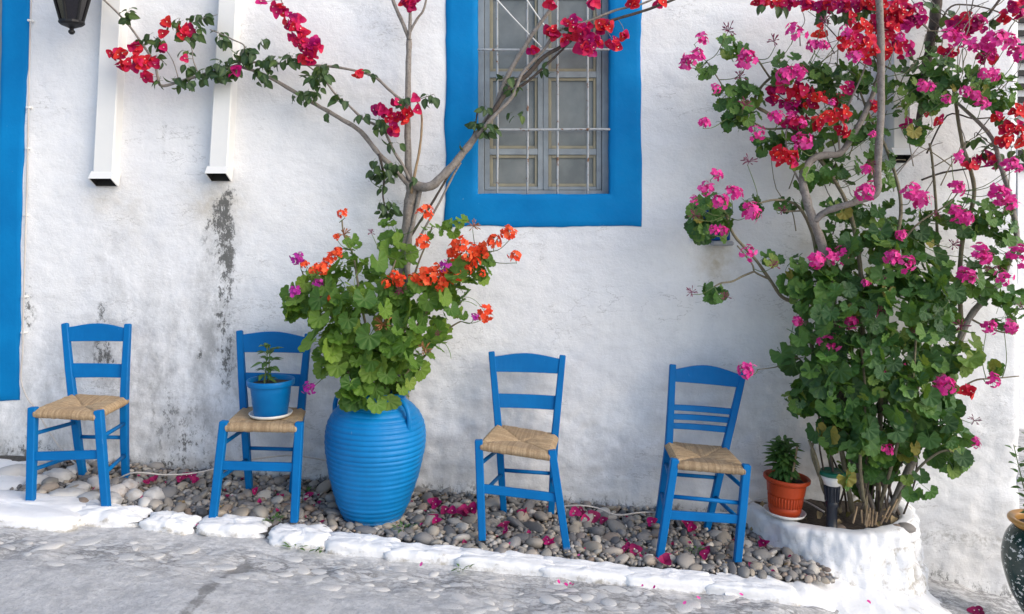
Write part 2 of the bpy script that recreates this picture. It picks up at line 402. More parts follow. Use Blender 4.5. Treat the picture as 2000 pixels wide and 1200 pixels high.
M['speck'] = speck_mat()
def lantern_glass():
    m, nt, b, o = mat('smoked_lantern_glass')
    b.inputs['Base Color'].default_value = (.006, .005, .008, 1); b.inputs['Roughness'].default_value = .12; return m
M['lglass'] = lantern_glass()

# ------------------------------------------------------------------ ground levels
def gz(x): return -.087*(x-.05)
def street_z(x):
    x = np.asarray(x, float)
    return -.087*(np.clip(x, -12, 12)-.05)-.055-.16*np.clip(x-1.2, 0, 2.2)
def wdisp(x, z):
    """outward relief of the plaster, metres"""
    x = np.asarray(x, float); z = np.asarray(z, float)
    low = sstep(1.0, .2, z)
    r = .012*fbm(x*1.1, z*1.1, 0, 2, 3)+(.004+.007*low)*fbm(x*4.5, z*6.5, 0, 3, 9)+(.0010+.0020*low)*fbm(x*15, z*26, 0, 2, 21)
    pt = np.exp(-(((x+.15)/.5)**2+((z-.45)/.4)**2))
    return r+pt*.006*fbm(x*16, z*16, 0, 3, 33)

# ------------------------------------------------------------------ street
def grid_obj(name, xs, ys, zf, material, parent=None, attrs=None):
    X, Y = np.meshgrid(xs, ys); Z = zf(X, Y)
    V = np.stack([X.ravel(), Y.ravel(), Z.ravel()], 1); nx, ny = len(xs), len(ys)
    i = (np.arange(ny-1)[:, None]*nx+np.arange(nx-1)[None, :]).ravel()
    Fq = np.stack([i, i+1, i+1+nx, i+nx], 1)
    me = bpy.data.meshes.new(name); me.from_pydata(V.tolist(), [], Fq.tolist()); me.materials.append(material)
    me.polygons.foreach_set('use_smooth', [True]*len(me.polygons))
    for k, fn in (attrs or {}).items():
        a = me.attributes.new(k, 'FLOAT', 'POINT'); a.data.foreach_set('value', np.asarray(fn(X, Y), 'f').ravel())
    return link(name, me, parent)
def pix(X, Y, Z):
    d = Y-CAMY; d = np.where(np.abs(d) < .05, .05, d); return CX+X*FPX/d, HY+(ZC-Z)*FPX/d
def street_h(X, Y):
    cob = np.exp(-((Y+.98)/.16)**2)
    right = sstep(-.6, .3, X)*sstep(-1.9, -1.4, Y)
    near = ((np.abs(X) < 5) & (np.abs(Y) < 5))
    return street_z(X)+near*(.008*fbm(X*2.2, Y*2.2, 0, 2, 5)+(.002+.009*np.maximum(cob, right))*fbm(X*9, Y*19, 0, 3, 8))
def damp_f(X, Y):
    px, py = pix(X, Y, street_z(X)); r = 0
    pts = [(478, 1106), (445, 1120), (400, 1158), (368, 1200), (330, 1240)]
    d = np.full(X.shape, 1e9)
    for (a, b), (c, e) in zip(pts[:-1], pts[1:]):
        t = np.clip(((px-a)*(c-a)+(py-b)*(e-b)*4)/((c-a)**2+4*(e-b)**2), 0, 1)
        d = np.minimum(d, np.hypot((px-a-t*(c-a))*.8, (py-b-t*(e-b))*1.6))
    d2 = np.hypot((px-770)*.35, (py-1158)*2)
    return np.maximum(np.exp(-(d/15)**2), .8*np.exp(-(d2/9)**2))
def wash_f(X, Y):
    return np.clip(np.exp(-((Y+.83)/.09)**2)*.9+sstep(.9, 2.0, X)*sstep(-1.35, -.8, Y)*.75, 0, 1)
xs = np.concatenate([np.linspace(-60, -4, 15)[:-1], np.arange(-4, 4.01, .025), np.linspace(4, 60, 15)[1:]])
ys = np.concatenate([np.linspace(-60, -2.2, 12)[:-1], np.arange(-2.2, .02, .02), np.linspace(.1, 40, 10)])
street = tag(grid_obj('street', xs, ys, street_h, M['street'], None, {'damp': damp_f, 'wash': wash_f, 'band': lambda X, Y: np.maximum(np.exp(-((Y+.98)/.17)**2), sstep(-.6, .3, X)*sstep(-1.9, -1.4, Y))}), kind='structure')

# ------------------------------------------------------------------ house: wall, windows
XR, XL, ZB, ZT = 2.945, -4.6, -1.0, 4.1
W1 = (-.199, .564, 1.772, 3.45)          # opening x0 x1 z0 z1
W2 = (-4.0, -2.955, .80, 3.35)
house = thing('house', (0, 0, 0), 'old whitewashed house front with blue window surrounds and mould streaks', 'house')
step = .015
xs = np.unique(np.concatenate([np.arange(XL, XR, step), [XR]])); zs = np.arange(ZB, ZT+.001, step)
X, Z = np.meshgrid(xs, zs)
Yw = -wdisp(X, Z)
Yw = np.where(X > XR-.05, Yw+(.05-(XR-X))**2*9, Yw)
nx, nz = len(xs), len(zs)
V = np.stack([X.ravel(), Yw.ravel(), Z.ravel()], 1)
ii = (np.arange(nz-1)[:, None]*nx+np.arange(nx-1)[None, :])
xc = (xs[:-1]+xs[1:])/2; zc_ = (zs[:-1]+zs[1:])/2
keep = np.ones(ii.shape, bool)
for (a, b, c, e) in (W1, W2):
    m_ = 0.03
    keep &= ~(((xc > a-m_) & (xc < b+m_))[None, :] & ((zc_ > c-m_) & (zc_ < e+m_))[:, None])
i = ii[keep].ravel(); Fq = np.stack([i, i+1, i+1+nx, i+nx], 1)
me = bpy.data.meshes.new('wall'); me.from_pydata(V.tolist(), [], Fq.tolist()); me.materials.append(M['wall'])
me.polygons.foreach_set('use_smooth', [True]*len(me.polygons))
PX, PY = CX+X*FPX/4.6, HY+(ZC-Z)*FPX/4.6
def streak(x0, y0, y1, w, a, slope=0.0, fade=120):
    wob = 7*fbm(PY/60, PX*0, 0, 2, int(x0))
    return a*np.exp(-((PX-x0-slope*(PY-y0)-wob)/w)**2)*sstep(y0-8, y0+14, PY)*sstep(y1+fade*.3, y1-fade, PY)
def spot(x0, y0, rx, ry, a): return a*np.exp(-(((PX-x0)/rx)**2+((PY-y0)/ry)**2))
mold = streak(438, 366, 560, 19, .62)+streak(438, 364, 470, 9, .40)+streak(437, 390, 840, 20, .62, 0, 170)+streak(398, 420, 520, 9, .55)+streak(205, 620, 800, 16, .50)+streak(205, 382, 470, 10, .36) \
    + spot(199, 606, 7, 13, 1.0)+spot(322, 246, 4, 5, .8)+spot(319, 270, 3, 22, .7)+spot(55, 610, 12, 60, .62)+spot(210, 700, 26, 26, .55)+spot(330, 800, 60, 60, .36)+spot(370, 870, 60, 40, .42) \
    + spot(388, 695, 8, 12, .7)+streak(1375, 560, 700, 10, .15)+spot(1190, 800, 16, 8, .25)+spot(60, 880, 60, 30, .5)
base_py = HY+(ZC-gz(X))*FPX/4.6
mold += .48*np.exp(-((PY-base_py+2)/20)**2)*(X < 1.5)*(.35+.65*sstep(-2.6, -2.2, X))+.42*np.exp(-((PY-(HY+(ZC-street_z(X))*FPX/4.6)+5)/22)**2)*(X > 2.0)
ochre = spot(425, 400, 55, 42, .8)+spot(1400, 510, 34, 42, 1.1)+spot(1395, 360, 28, 14, .35)+spot(205, 395, 30, 30, .4)+spot(1580, 480, 40, 30, .4)+spot(930, 100, 20, 300, .2)+spot(260, 420, 30, 60, .3)
grime = sstep(520, 800, PY)*(.42*sstep(700, 200, PX)+.20)+spot(330, 620, 120, 160, .35)+spot(430, 560, 40, 250, .6)+spot(215, 480, 30, 250, .3)+spot(1000, 880, 300, 70, .25)
rub = spot(700, 985, 80, 14, .4)+.5*np.exp(-((PY-base_py)/12)**2)
for k, a_ in (('mold', mold), ('ochre', ochre), ('grime', grime), ('rub', rub)):
    a = me.attributes.new(k, 'FLOAT', 'POINT'); a.data.foreach_set('value', np.clip(a_, 0, 1.3).astype('f').ravel())
link('wall', me, house)
mb = MB()      # side, back and top of the house so that it is a closed volume
mb.add([(XR, .02, ZB), (XR, 4, ZB), (XR, 4, ZT), (XR, .02, ZT), (XL, .02, ZB), (XL, 4, ZB), (XL, 4, ZT), (XL, .02, ZT)], [(0, 1, 2, 3), (4, 7, 6, 5), (1, 5, 6, 2)])
world_part('rear_wall', mb, M['white'], house, False)
mb = MB(); box(mb, XL-.05, XR+.06, -.06, 4.05, ZT, ZT+.14, .02); world_part('roof', mb, M['white'], house, False)

def surround(name, outer, inner, parent, depth=.085):
    """ring of painted plaster round an opening: outer / inner are corner lists (x, z) anticlockwise"""
    n = 40; V, Fc = [], []; prof = [(0, .006), (.012, -.006), (.05, -.011), (.2, -.012), (.4, -.012), (.6, -.012), (.8, -.012), (.96, -.011), (1, -.003), (1, .02), (1, depth)]
    loop = []
    for k in range(4):
        a, b = k, (k+1) % 4
        for t in range(n):
            f = t/n
            loop.append((Vector(outer[a]).lerp(Vector(outer[b]), f), Vector(inner[a]).lerp(Vector(inner[b]), f)))
    for j, (o_, i_) in enumerate(loop):
        for k, (s, y) in enumerate(prof):
            q = o_.lerp(i_, s)
            if k < 3: q = q+Vector((.007*float(fbm(q.x*5, q.y*5, 1, 4, 2)), .007*float(fbm(q.x*5, q.y*5, 5, 4, 4))))
            elif k > 6: q = q+Vector((.003*float(fbm(q.x*8, q.y*8, 1, 2, 2)), .003*float(fbm(q.x*8, q.y*8, 5, 2, 4))))*(1 if k < 10 else 0)
            V.append((q.x, y-(float(wdisp(q.x, q.y)) if k < 9 else 0), q.y))
    m, L = len(prof), len(loop)
    for j in range(L):
        j2 = (j+1) % L
        for k in range(m-1): Fc.append((j*m+k, j2*m+k, j2*m+k+1, j*m+k+1))
    mb = MB(); mb.add(V, Fc); return world_part(name, mb, M['blue_wall'], parent)
def wx(px): return (px-CX)*4.6/FPX
def wz(py): return ZC-(py-HY)*4.6/FPX

def window_part(label, x0, x1, z0, z1, rails, seed):
    w = link('window', None, house, Matrix.Identity(4)); w['label'] = label
    ys = .062
    fw = .036
    mb = MB(); box(mb, x0-.01, x0+fw, ys-.012, ys+.05, z0-.01, z1+.01); box(mb, x1-fw, x1+.01, ys-.012, ys+.05, z0-.01, z1+.01)
    box(mb, x0+fw, x1-fw, ys-.010, ys+.05, z0-.012, z0+.022); box(mb, x0+fw, x1-fw, ys-.010, ys+.05, z1-.03, z1+.012)
    world_part('window_frame', mb, M['sash'], w, False)
    mid = (x0+x1)/2-.0
    for (a, b) in ((x0+fw+.002, mid-.001), (mid+.001, x1-fw-.002)):
        sw = .03; mb = MB(); zb, zt = z0+.024, z1-.032
        box(mb, a, a+sw, ys, ys+.035, zb, zt); box(mb, b-sw, b, ys, ys+.035, zb, zt)
        edges = [zb]+rails+[zt]
        cuts = [(zb, zb+.02)]+[(r-.018, r+.018) for r in rails]+[(zt-.03, zt)]
        for (c, e) in cuts: box(mb, a+sw, b-sw, ys+.002, ys+.033, c, e)
        sash = world_part('sash', mb, M['sash'], w, False)
        for (c, e) in zip(cuts[:-1], cuts[1:]):
            lo, hi = c[1], e[0]; l, r = a+sw, b-sw; t = .018; mb = MB()
            box(mb, l, l+t, ys+.010, ys+.022, lo, hi); box(mb, r-t, r, ys+.010, ys+.022, lo, hi)
            box(mb, l+t, r-t, ys+.011, ys+.021, lo, lo+t); box(mb, l+t, r-t, ys+.011, ys+.021, hi-t, hi)
            world_part('glazing_bead', mb, M['bead'], w, False)
            mb = MB(); box(mb, l+.002, r-.002, ys+.023, ys+.027, lo+.002, hi-.002, .0005)
            world_part('pane', mb, M['glass'], w, False)
    mb = MB(); n = 60; V, Fc = [], []
    for i_ in range(n+1):
        x = x0+(x1-x0)*i_/n
        for zz in (z0, z1): V.append((x, ys+.12+.018*math.sin(i_*1.1+seed)+.008*math.sin(i_*2.3), zz))
    for i_ in range(n): Fc.append((2*i_, 2*i_+2, 2*i_+3, 2*i_+1))
    mb.add(V, Fc); world_part('curtain', mb, M['curtain'], w)
    return w
w1 = window_part('grey two leaf window behind rusting bars in a blue surround', *W1, [wz(295), wz(142), wz(-20)], 1)
surround('window_surround', [(wx(868), wz(444)), (wx(1255), wz(442)), (wx(1251), 3.64), (wx(872), 3.64)],
         [(W1[0], W1[2]), (W1[1], W1[2]), (W1[1], W1[3]), (W1[0]+.004, W1[3])], w1)
for px in (971, 1030, 1089, 1148):
    mb = MB(); x = wx(px); tube(mb, [(x, .012, W1[2]-.02), (x+.002, .011, 2.2), (x-.001, .013, 2.8), (x+.003, .012, W1[3]+.02)], .0068, 8, 3, .15)
    world_part('security_bar', mb, M['bar'], w1)
for py in (253, 97, -60):
    mb = MB(); z = wz(py); tube(mb, [(W1[0]-.02, .004, z), (.1, .002, z-.002), (.4, .003, z+.001), (W1[1]+.02, .004, z)], .0072, 8, 3, .15)
    world_part('security_bar', mb, M['bar'], w1)
for (a, b) in (((940, -35), (1057, 92)), ((1010, -30), (1066, 54))):
    mb = MB(); p, q = P(a[0], a[1], 4.585), P(b[0], b[1], 4.592); tube(mb, [p, (p+q)/2+Vector((0, 0, -.006)), q], .0042, 6, 4)
    world_part('white_cord', mb, M['plastic_white'], w1)
w2 = window_part('grey window at the left edge inside a tall blue surround', *W2, [1.35, wz(75), 2.9], 4)
surround('window_surround', [(-4.2, wz(780)), (wx(37), wz(782)), (wx(62), 3.55), (-4.2, 3.55)],
         [(W2[0], W2[2]), (W2[1]-.03, W2[2]), (W2[1], W2[3]), (W2[0], W2[3])], w2)
# blue niche in the wall behind the flowers on the right
nb = link('niche', None, house, Matrix.Identity(4)); nb['label'] = 'small blue painted wall niche half hidden by pink geraniums'
nx0, nx1, nz0, nz1 = wx(1352), wx(1424), wz(470), wz(398)
mb = MB()
for (a, b, c, e) in ((nx0, nx0+.035, nz0, nz1), (nx1-.035, nx1, nz0, nz1), (nx0+.035, nx1-.035, nz1-.03, nz1), (nx0+.035, nx1-.035, nz0, nz0+.035)):
    box(mb, a, b, -.028, .02, c, e, .006)
world_part('niche_frame', mb, paint_mat('niche_blue', (.002, .05, .22), (.004, .09, .28), .6, .003, 12, (.22, .26, .3), .58, .2), nb, False)
mb = MB(); box(mb, nx0+.03, nx1-.03, -.012, .01, nz0+.03, nz1-.03, .002); world_part('niche_back', mb, paint_mat('niche_navy', (.002, .03, .17), (.003, .05, .22), .6, .002, 12, None, 0, .2), nb, False)
mb = MB(); box(mb, nx0+.10, nx1+.01, -.075, .0, nz0-.028, nz0-.002, .008); world_part('niche_sill', mb, paint_mat('niche_stone', (.25, .27, .30), (.36, .36, .36), .8, .004, 12), nb, False)

# ------------------------------------------------------------------ neighbouring house seen past the corner
nh = thing('neighbour_house', (4.6, 4.0, -.6), 'bright white neighbouring house just past the wall corner at right', 'house')
mb = MB(); box(mb, 3.3, 9, 5.0, 9, -1.6, 5.0, .02); world_part('wall', mb, M['white'], nh, False)
mb = MB(); box(mb, 3.2, 9.1, 4.9, 9.1, 5.0, 5.2, .02); world_part('roof', mb, M['white'], nh, False)
sh = link('shutter', None, nh, Matrix.Identity(4))
for k in range(16):
    mb = MB(); z = 2.2+k*.16; box(mb, 5.9, 7.4, 4.93, 4.97, z, z+.07, .004); world_part('slat', mb, M['black'], sh, False)

# ------------------------------------------------------------------ downspouts, lantern, cable
def downspout(label, top, bot, w, d, proj):
    """top/bot: photo pixels of the left edge of the front face, w = width in metres"""
    a = P(top[0], top[1], 4.6-proj); b = P(bot[0], bot[1], 4.6-proj)
    t = thing('downspout', (b.x, -.02, b.z), label, 'downspout', 'white rainwater ducts on the wall')
    a = a+Vector((w/2, proj/2, 0)); b = b+Vector((w/2, proj/2, 0))
    ext = (a-b)*1.35+b
    mb = MB(); sweep(mb, [b+Vector((0, 0, .03)), b.lerp(ext, .35), b.lerp(ext, .7), ext], w, proj+.03, Vector((1, 0, 0)), .006)
    world_part('pipe', mb, M['duct'], t, False)
    # outlet: hollow shoe kicked out from the wall
    mb = MB(); W, T = w/2+.008, .006
    y1, y0 = .0, -proj-.012
    pr = [(y1, b.z+.055), (y0, b.z+.050), (y0-.038, b.z+.006), (y1-.03, b.z-.036)]
    o = [Vector((b.x+s*W, y, z)) for s in (-1, 1) for (y, z) in pr]
    c = sum(o, Vector())/8
    inn = []
    for s in (-1, 1):
        for k, (y, z) in enumerate(pr):
            yy = y+(T if k in (1, 2) else -T); zz = z-(T if k in (0, 1) else -.0)
            inn.append(Vector((b.x+s*(W-T), yy, zz)))
    V = o+inn
    Fc = [(0, 1, 5, 4), (1, 2, 6, 5), (3, 0, 4, 7), (0, 3, 2, 1), (4, 5, 6, 7),
          (2, 3, 11, 10), (6, 2, 10, 14), (7, 6, 14, 15), (3, 7, 15, 11)]
    mb.add(V, Fc); world_part('outlet', mb, M['duct'], t, False)
    mb = MB(); q = [v.copy() for v in inn]
    for v in (q[2], q[3], q[6], q[7]): v.z += .003
    mb.add(q, [(0, 1, 5, 4), (1, 2, 6, 5), (3, 0, 4, 7), (0, 3, 2, 1), (4, 5, 6, 7)]); world_part('inner_duct', mb, M['dark'], t, False)
    return t
downspout('leftmost white rainwater duct ending high on the wall, right of the black lantern', (200, 0), (183, 352), .115, 0, .07)
downspout('white rainwater duct with a black mould streak below its outlet', (428, 0), (409, 342), .105, 0, .075)
downspout('short white rainwater duct half hidden behind the flowering climber', (1742, -40), (1742, 306), .10, 0, .07)

lt = thing('wall_lantern', P(140, 45, 4.36), 'black six sided lantern hanging at the top left of the wall', 'lantern')
c0 = P(140, 0, 4.36); pz = 4.36/FPX
def hexr(r, z, c): return [Vector((c.x+r*math.cos(math.pi/6+k*math.pi/3), c.y+r*math.sin(math.pi/6+k*math.pi/3), z)) for k in range(6)]
zb, zt = c0.z-46*pz, c0.z+.16; rb, rt = .052, .125
lo, hi = hexr(rb, zb, c0), hexr(rt, zt, c0)
for k in range(6):
    mb = MB(); a, b, c, e = lo[k], lo[(k+1) % 6], hi[(k+1) % 6], hi[k]; cc = Vector((c0.x, c0.y, (zb+zt)/2))
    q = [v.lerp(Vector((c0.x, c0.y, v.z)), .04) for v in (a, b, c, e)]; q2 = [v.lerp(Vector((c0.x, c0.y, v.z)), .09) for v in (a, b, c, e)]
    mb.add(q+q2, [(0, 1, 2, 3), (7, 6, 5, 4), (0, 4, 5, 1), (1, 5, 6, 2), (2, 6, 7, 3), (3, 7, 4, 0)]); world_part('glass_pane', mb, M['lglass'], lt, False)
    mb = MB(); sweep(mb, [lo[k], hi[k]], .012, .012, Vector((1, .2, 0)), .002); world_part('frame_bar', mb, M['black'], lt, False)
mb = MB(); lathe(mb, [(.0, zb+.012), (rb+.012, zb+.012), (rb+.014, zb), (rb+.004, zb-.010), (.03, zb-.02), (.012, zb-.028), (.010, zb-.034), (.017, zb-.042), (.017, zb-.05), (.009, zb-.06), (.0, zb-.062)], 12, (c0.x, c0.y, 0)); world_part('base', mb, M['black'], lt, False)
mb = MB(); lathe(mb, [(rt+.02, zt-.005), (rt+.025, zt+.01), (.07, zt+.08), (.03, zt+.10), (.02, zt+.14), (0, zt+.15)], 6, (c0.x, c0.y, 0)); world_part('roof', mb, M['black'], lt, False)
mb = MB(); tube(mb, [(c0.x, c0.y, zt+.14), (c0.x, c0.y, zt+.22), (c0.x, c0.y+.1, zt+.27), (c0.x, .01, zt+.2), (c0.x, .0, zt+.1)], .009, 8, 5); world_part('bracket', mb, M['black'], lt)

cab = thing('cable', P(45, 700, 4.58), 'thin pale cable clipped along the blue surround and running over the gravel', 'cable')
def gp(px, d, up=.03):
    x = (px-CX)*d/FPX; return Vector((x, CAMY+d, gz(x)+up))
mb = MB(); pts = [P(62, -30, 4.578), P(59, 60, 4.575), P(56, 200, 4.574), P(53, 350, 4.572), P(48, 520, 4.571), P(45, 640, 4.572), P(44, 690, 4.573), P(41, 740, 4.57), P(52, 775, 4.56), P(70, 800, 4.55), P(100, 850, 4.53), P(130, 890, 4.5), P(165, 918, 4.46), P(215, 938, 4.4), gp(262, 4.33, .06), gp(320, 4.35, .055), gp(370, 4.4, .055), P(415, 917, 4.45), P(450, 905, 4.5), P(560, 890, 4.55), P(640, 900, 4.56)]
tube(mb, pts, .0045, 6, 6); world_part('wire', mb, M['cable'], cab)
mb = MB(); pts = [gp(1090, 4.45, .03), gp(1130, 4.42, .06), gp(1165, 4.42, .055), gp(1205, 4.38, .04), gp(1250, 4.42, .05), gp(1290, 4.45, .05), gp(1360, 4.5, .05), P(1440, 1000, 4.5), P(1465, 982, 4.5), P(1500, 973, 4.5), P(1560, 975, 4.45), P(1610, 1000, 4.3)]
tube(mb, pts, .0045, 6, 6); world_part('wire', mb, M['cable'], cab)
for (x, y) in ((58, 40), (55, 210), (54, 290), (50, 420), (47, 580), (45, 650)):
    mb = MB(); p = P(x, y, 4.575); box(mb, p.x-.012, p.x+.010, p.y-.006, p.y+.03, p.z-.006, p.z+.006, .002); world_part('clip', mb, M['plastic_white'], cab, False)

# ------------------------------------------------------------------ kerb of whitewashed stones
kerb = tag(link('kerb', None), 'kerb', None, None, 'structure'); kerb['label'] = 'row of whitewashed kerb stones along the gravel strip'
def rock(name, c, sx, sy, sz, seed, material, parent, pw=3.2, nlat=14, nlon=30, amp=.12, rot=0.0, freq=2.2, slope=0.0, wear=0):
    V, Fc, rn = [], [], []
    for i in range(nlat+1):
        ph = math.pi*i/nlat-math.pi/2
        for j in range(nlon):
            th = 2*math.pi*j/nlon
            d = Vector((math.cos(ph)*math.cos(th), math.cos(ph)*math.sin(th), math.sin(ph)))
            k = (abs(d.x)**pw+abs(d.y)**pw+abs(d.z)**pw)**(-1/pw)
            n = mnoise.fractal(d*freq+Vector((seed*3.1, seed*1.7, 0)), .7, 2.1, 3)
            q = d*k*(1+amp*n); q = Vector((q.x*sx, q.y*sy, q.z*sz))
            rn.append(max(0.0, min(1.0, .92-q.z/sz*.9+.6*n))*wear)
            q.z += -slope*q.x+.006*wear*mnoise.fractal(Vector((q.x*14+seed, q.y*14, q.z*14)), .8, 2, 3)
            q.rotate(Matrix.Rotation(rot, 3, 'Z')); V.append(Vector(c)+q)
    for i in range(nlat):
        for j in range(nlon):
            j2 = (j+1) % nlon; Fc.append((i*nlon+j, i*nlon+j2, (i+1)*nlon+j2, (i+1)*nlon+j))
    mb = MB(); mb.add(V, Fc, rn); return world_part(name, mb, material, parent)
kst = [(-130, 170, 3.96, .15), (152, 286, 3.99, .075), (286, 388, 3.96, .07), (392, 524, 3.97, .08), (530, 652, 3.94, .085), (648, 770, 3.90, .065), (764, 908, 3.87, .06), (900, 1070, 3.85, .065), (1064, 1232, 3.83, .06), (1226, 1386, 3.815, .06), (1380, 1540, 3.80, .065)]
for k, (a, b, d, sy) in enumerate(kst):
    x0, x1 = (a-CX)*d/FPX, (b-CX)*d/FPX; xm = (x0+x1)/2; top = gz(xm)+.002-.010*(k > 4)+.006*math.sin(k*3.1)
    rock('kerb_stone', (xm, CAMY+d-.01, top-.07), (x1-x0)/2*(1.02 if k < 5 else 1.13), sy*(1.12+.1*math.sin(k*1.7)), .068, k+1, M['kerb'], kerb, 4.2 if 0 < k < 5 else 9, 24, 70, .15 if 0 < k < 5 else .10, .05*math.sin(k*2.3), 3.2, .087, wear=1)
x = (-30-CX)*4.3/FPX
rock('kerb_stone', (x, CAMY+4.33, gz(x)-.055), .26, .26, .06, 33, M['kerb'], kerb, 4, 16, 50, .10, .1, 3.2, .087, wear=1)

# ------------------------------------------------------------------ gravel bed and pebbles
gravel = tag(grid_obj('gravel_bed', np.arange(-4.4, 1.50, .04), np.arange(-.70, .03, .03), lambda X, Y: gz(X)-.03+.03*sstep(-.35, 0, Y)+.008*fbm(X*9, Y*9, 0, 2, 4), M['shaded_grit']), kind='structure')
def bed_z(x, y): return gz(x)-.03+.03*float(sstep(-.35, 0, y))
def pebble_mesh(seed, sub):
    bm = bmesh.new(); bmesh.ops.create_icosphere(bm, subdivisions=sub, radius=1)
    for v in bm.verts:
        n = mnoise.noise(v.co*1.1+Vector((seed*5.3, 0, seed))); v.co *= 1+.22*n
    me = bpy.data.meshes.new('stone'); bm.to_mesh(me); bm.free(); me.materials.append(M['pebble'])
    me.polygons.foreach_set('use_smooth', [True]*len(me.polygons)); return me
PEB = [pebble_mesh(s, 2) for s in range(10)]; PEBL = [pebble_mesh(s, 1) for s in range(10)]
def zbuf(items, W=1000, H=600):
    """items: (px, py, d, rx, ry) -> visible pixel count of each (photo coordinates halved)"""
    depth = np.full((H, W), 1e9); idx = np.full((H, W), -1)
    for i, (px, py, d, rx, ry) in enumerate(items):
        x0, x1 = int(max((px-rx)/2, 0)), int(min((px+rx)/2+1, W)); y0, y1 = int(max((py-ry)/2, 0)), int(min((py+ry)/2+1, H))
        if x1 <= x0 or y1 <= y0: continue
        yy, xx = np.mgrid[y0:y1, x0:x1]; m = (((xx*2-px)/rx)**2+((yy*2-py)/ry)**2 < 1) & (depth[y0:y1, x0:x1] > d)
        depth[y0:y1, x0:x1][m] = d; idx[y0:y1, x0:x1][m] = i
    c = np.bincount(idx[idx >= 0].ravel(), minlength=len(items)); return c
def proj(p):
    d = p[1]-CAMY; return CX+p[0]*FPX/d, HY+(ZC-p[2])*FPX/d, d
pebs = []; R = random.Random(5)
placed = []
for tries in range(22000):
    if len(pebs) > 3000: break
    r = (.039 if tries < 220 else .028 if tries < 1700 else .020 if tries < 7000 else .012)*R.uniform(.7, 1.25)
    x = R.uniform(-2.62, 1.60); y = -R.random()**.8*(.53+.16*min(1, max(0, (x+1.5)/1.4)))-.01
    if x < -1.75:
        if R.random() > .35+.5*(x+2.62): continue
    lim = .62
    if any((x-a)**2+((y-b)*1.15)**2 < (r+c)**2*.52 for a, b, c in placed): continue
    placed.append((x, y, r))
    sx, sy, sz = r*R.uniform(1.0, 1.6), r*R.uniform(.75, 1.05), r*R.uniform(.42, .75)
    z = bed_z(x, y)+sz*R.uniform(.2, .9)+(.014*R.random() if r < .02 else 0)
    Mx = Matrix.Translation((x, y, z)) @ Matrix.Rotation(R.uniform(0, 6.28), 4, 'Z') @ Matrix.Rotation(R.uniform(-.7, .7), 4, 'X') @ Matrix.Rotation(R.uniform(-.6, .6), 4, 'Y') @ Matrix.Diagonal((sx, sy, sz, 1))
    pebs.append((Mx, (x, y, z), r, R.randrange(10), R.random()))
vis = zbuf([(*proj(p), r*1.2*FPX/(p[1]-CAMY), r*.8*FPX/(p[1]-CAMY)) for _, p, r, _, _ in pebs])
order = np.argsort(-vis); mb = MB()
for rank, i_ in enumerate(order):
    Mx, p, r, s, rv = pebs[i_]
    if rank < 300: link('stone', PEB[s], gravel, Mx)
    else:
        me = PEBL[s]; mb.add([Mx @ v.co for v in me.vertices], [tuple(q.vertices) for q in me.polygons], rv)
tag(world_part('pebbles', mb, M['pebble'], gravel), kind='stuff')
# bigger washed rubble at the left end
for k, (px, py, d, sx, sy, sz) in enumerate([(112, 935, 4.35, .085, .06, .05), (75, 950, 4.25, .07, .05, .04), (150, 955, 4.2, .06, .06, .04), (190, 945, 4.3, .08, .05, .045), (225, 960, 4.2, .07, .05, .05), (130, 968, 4.12, .10, .06, .04), (60, 935, 4.4, .08, .06, .05), (250, 945, 4.3, .06, .05, .04),
                                                  (215, 975, 4.1, .07, .05, .04), (175, 975, 4.1, .06, .05, .035), (20, 945, 4.35, .09, .07, .05), (300, 955, 4.2, .055, .05, .045), (285, 970, 4.1, .05, .04, .035), (262, 960, 4.18, .05, .04, .04), (90, 915, 4.5, .09, .06, .05), (150, 925, 4.45, .07, .05, .05)]):
    x = (px-CX)*d/FPX; rock('stone', (x, CAMY+d, gz(x)-.015), sx, sy, sz, k+20, M['rubble'], gravel, 2.4, 8, 14, .25, k*.7, 1.6)
# embedded cobbles in the street
cob = [pebble_mesh(s+30, 2) for s in range(6)]
for m_ in cob: m_.materials.clear(); m_.materials.append(M['cobble'])
R = random.Random(9); cp = []; n = 0
for tries in range(6000):
    if n >= 300: break
    x = R.uniform(-2.6, 2.6)
    if x < -.3: y = -.87-abs(R.gauss(0, .11))
    else: y = R.uniform(-1.5, -.88)
    if x > 1.15 and y > -1.12-.25*(x-1.15): continue
    if x > 2.1: continue
    r = R.uniform(.022, .06)
    if any((x-a)**2+(y-b)**2 < (r+c)**2*.62 for a, b, c in cp): continue
    cp.append((x, y, r)); sx, sy = r*R.uniform(1.0, 1.6), r*R.uniform(.55, .85); z = float(street_h(np.array([[x]]), np.array([[y]]))[0, 0])
    link('cobble', cob[R.randrange(6)], street, Matrix.Translation((x, y, z-.0095)) @ Matrix.Rotation(R.gauss(0, .45), 4, 'Z') @ Matrix.Rotation(R.uniform(-.14, .14), 4, 'X') @ Matrix.Diagonal((sx, sy, R.uniform(.009, .015), 1))); n += 1

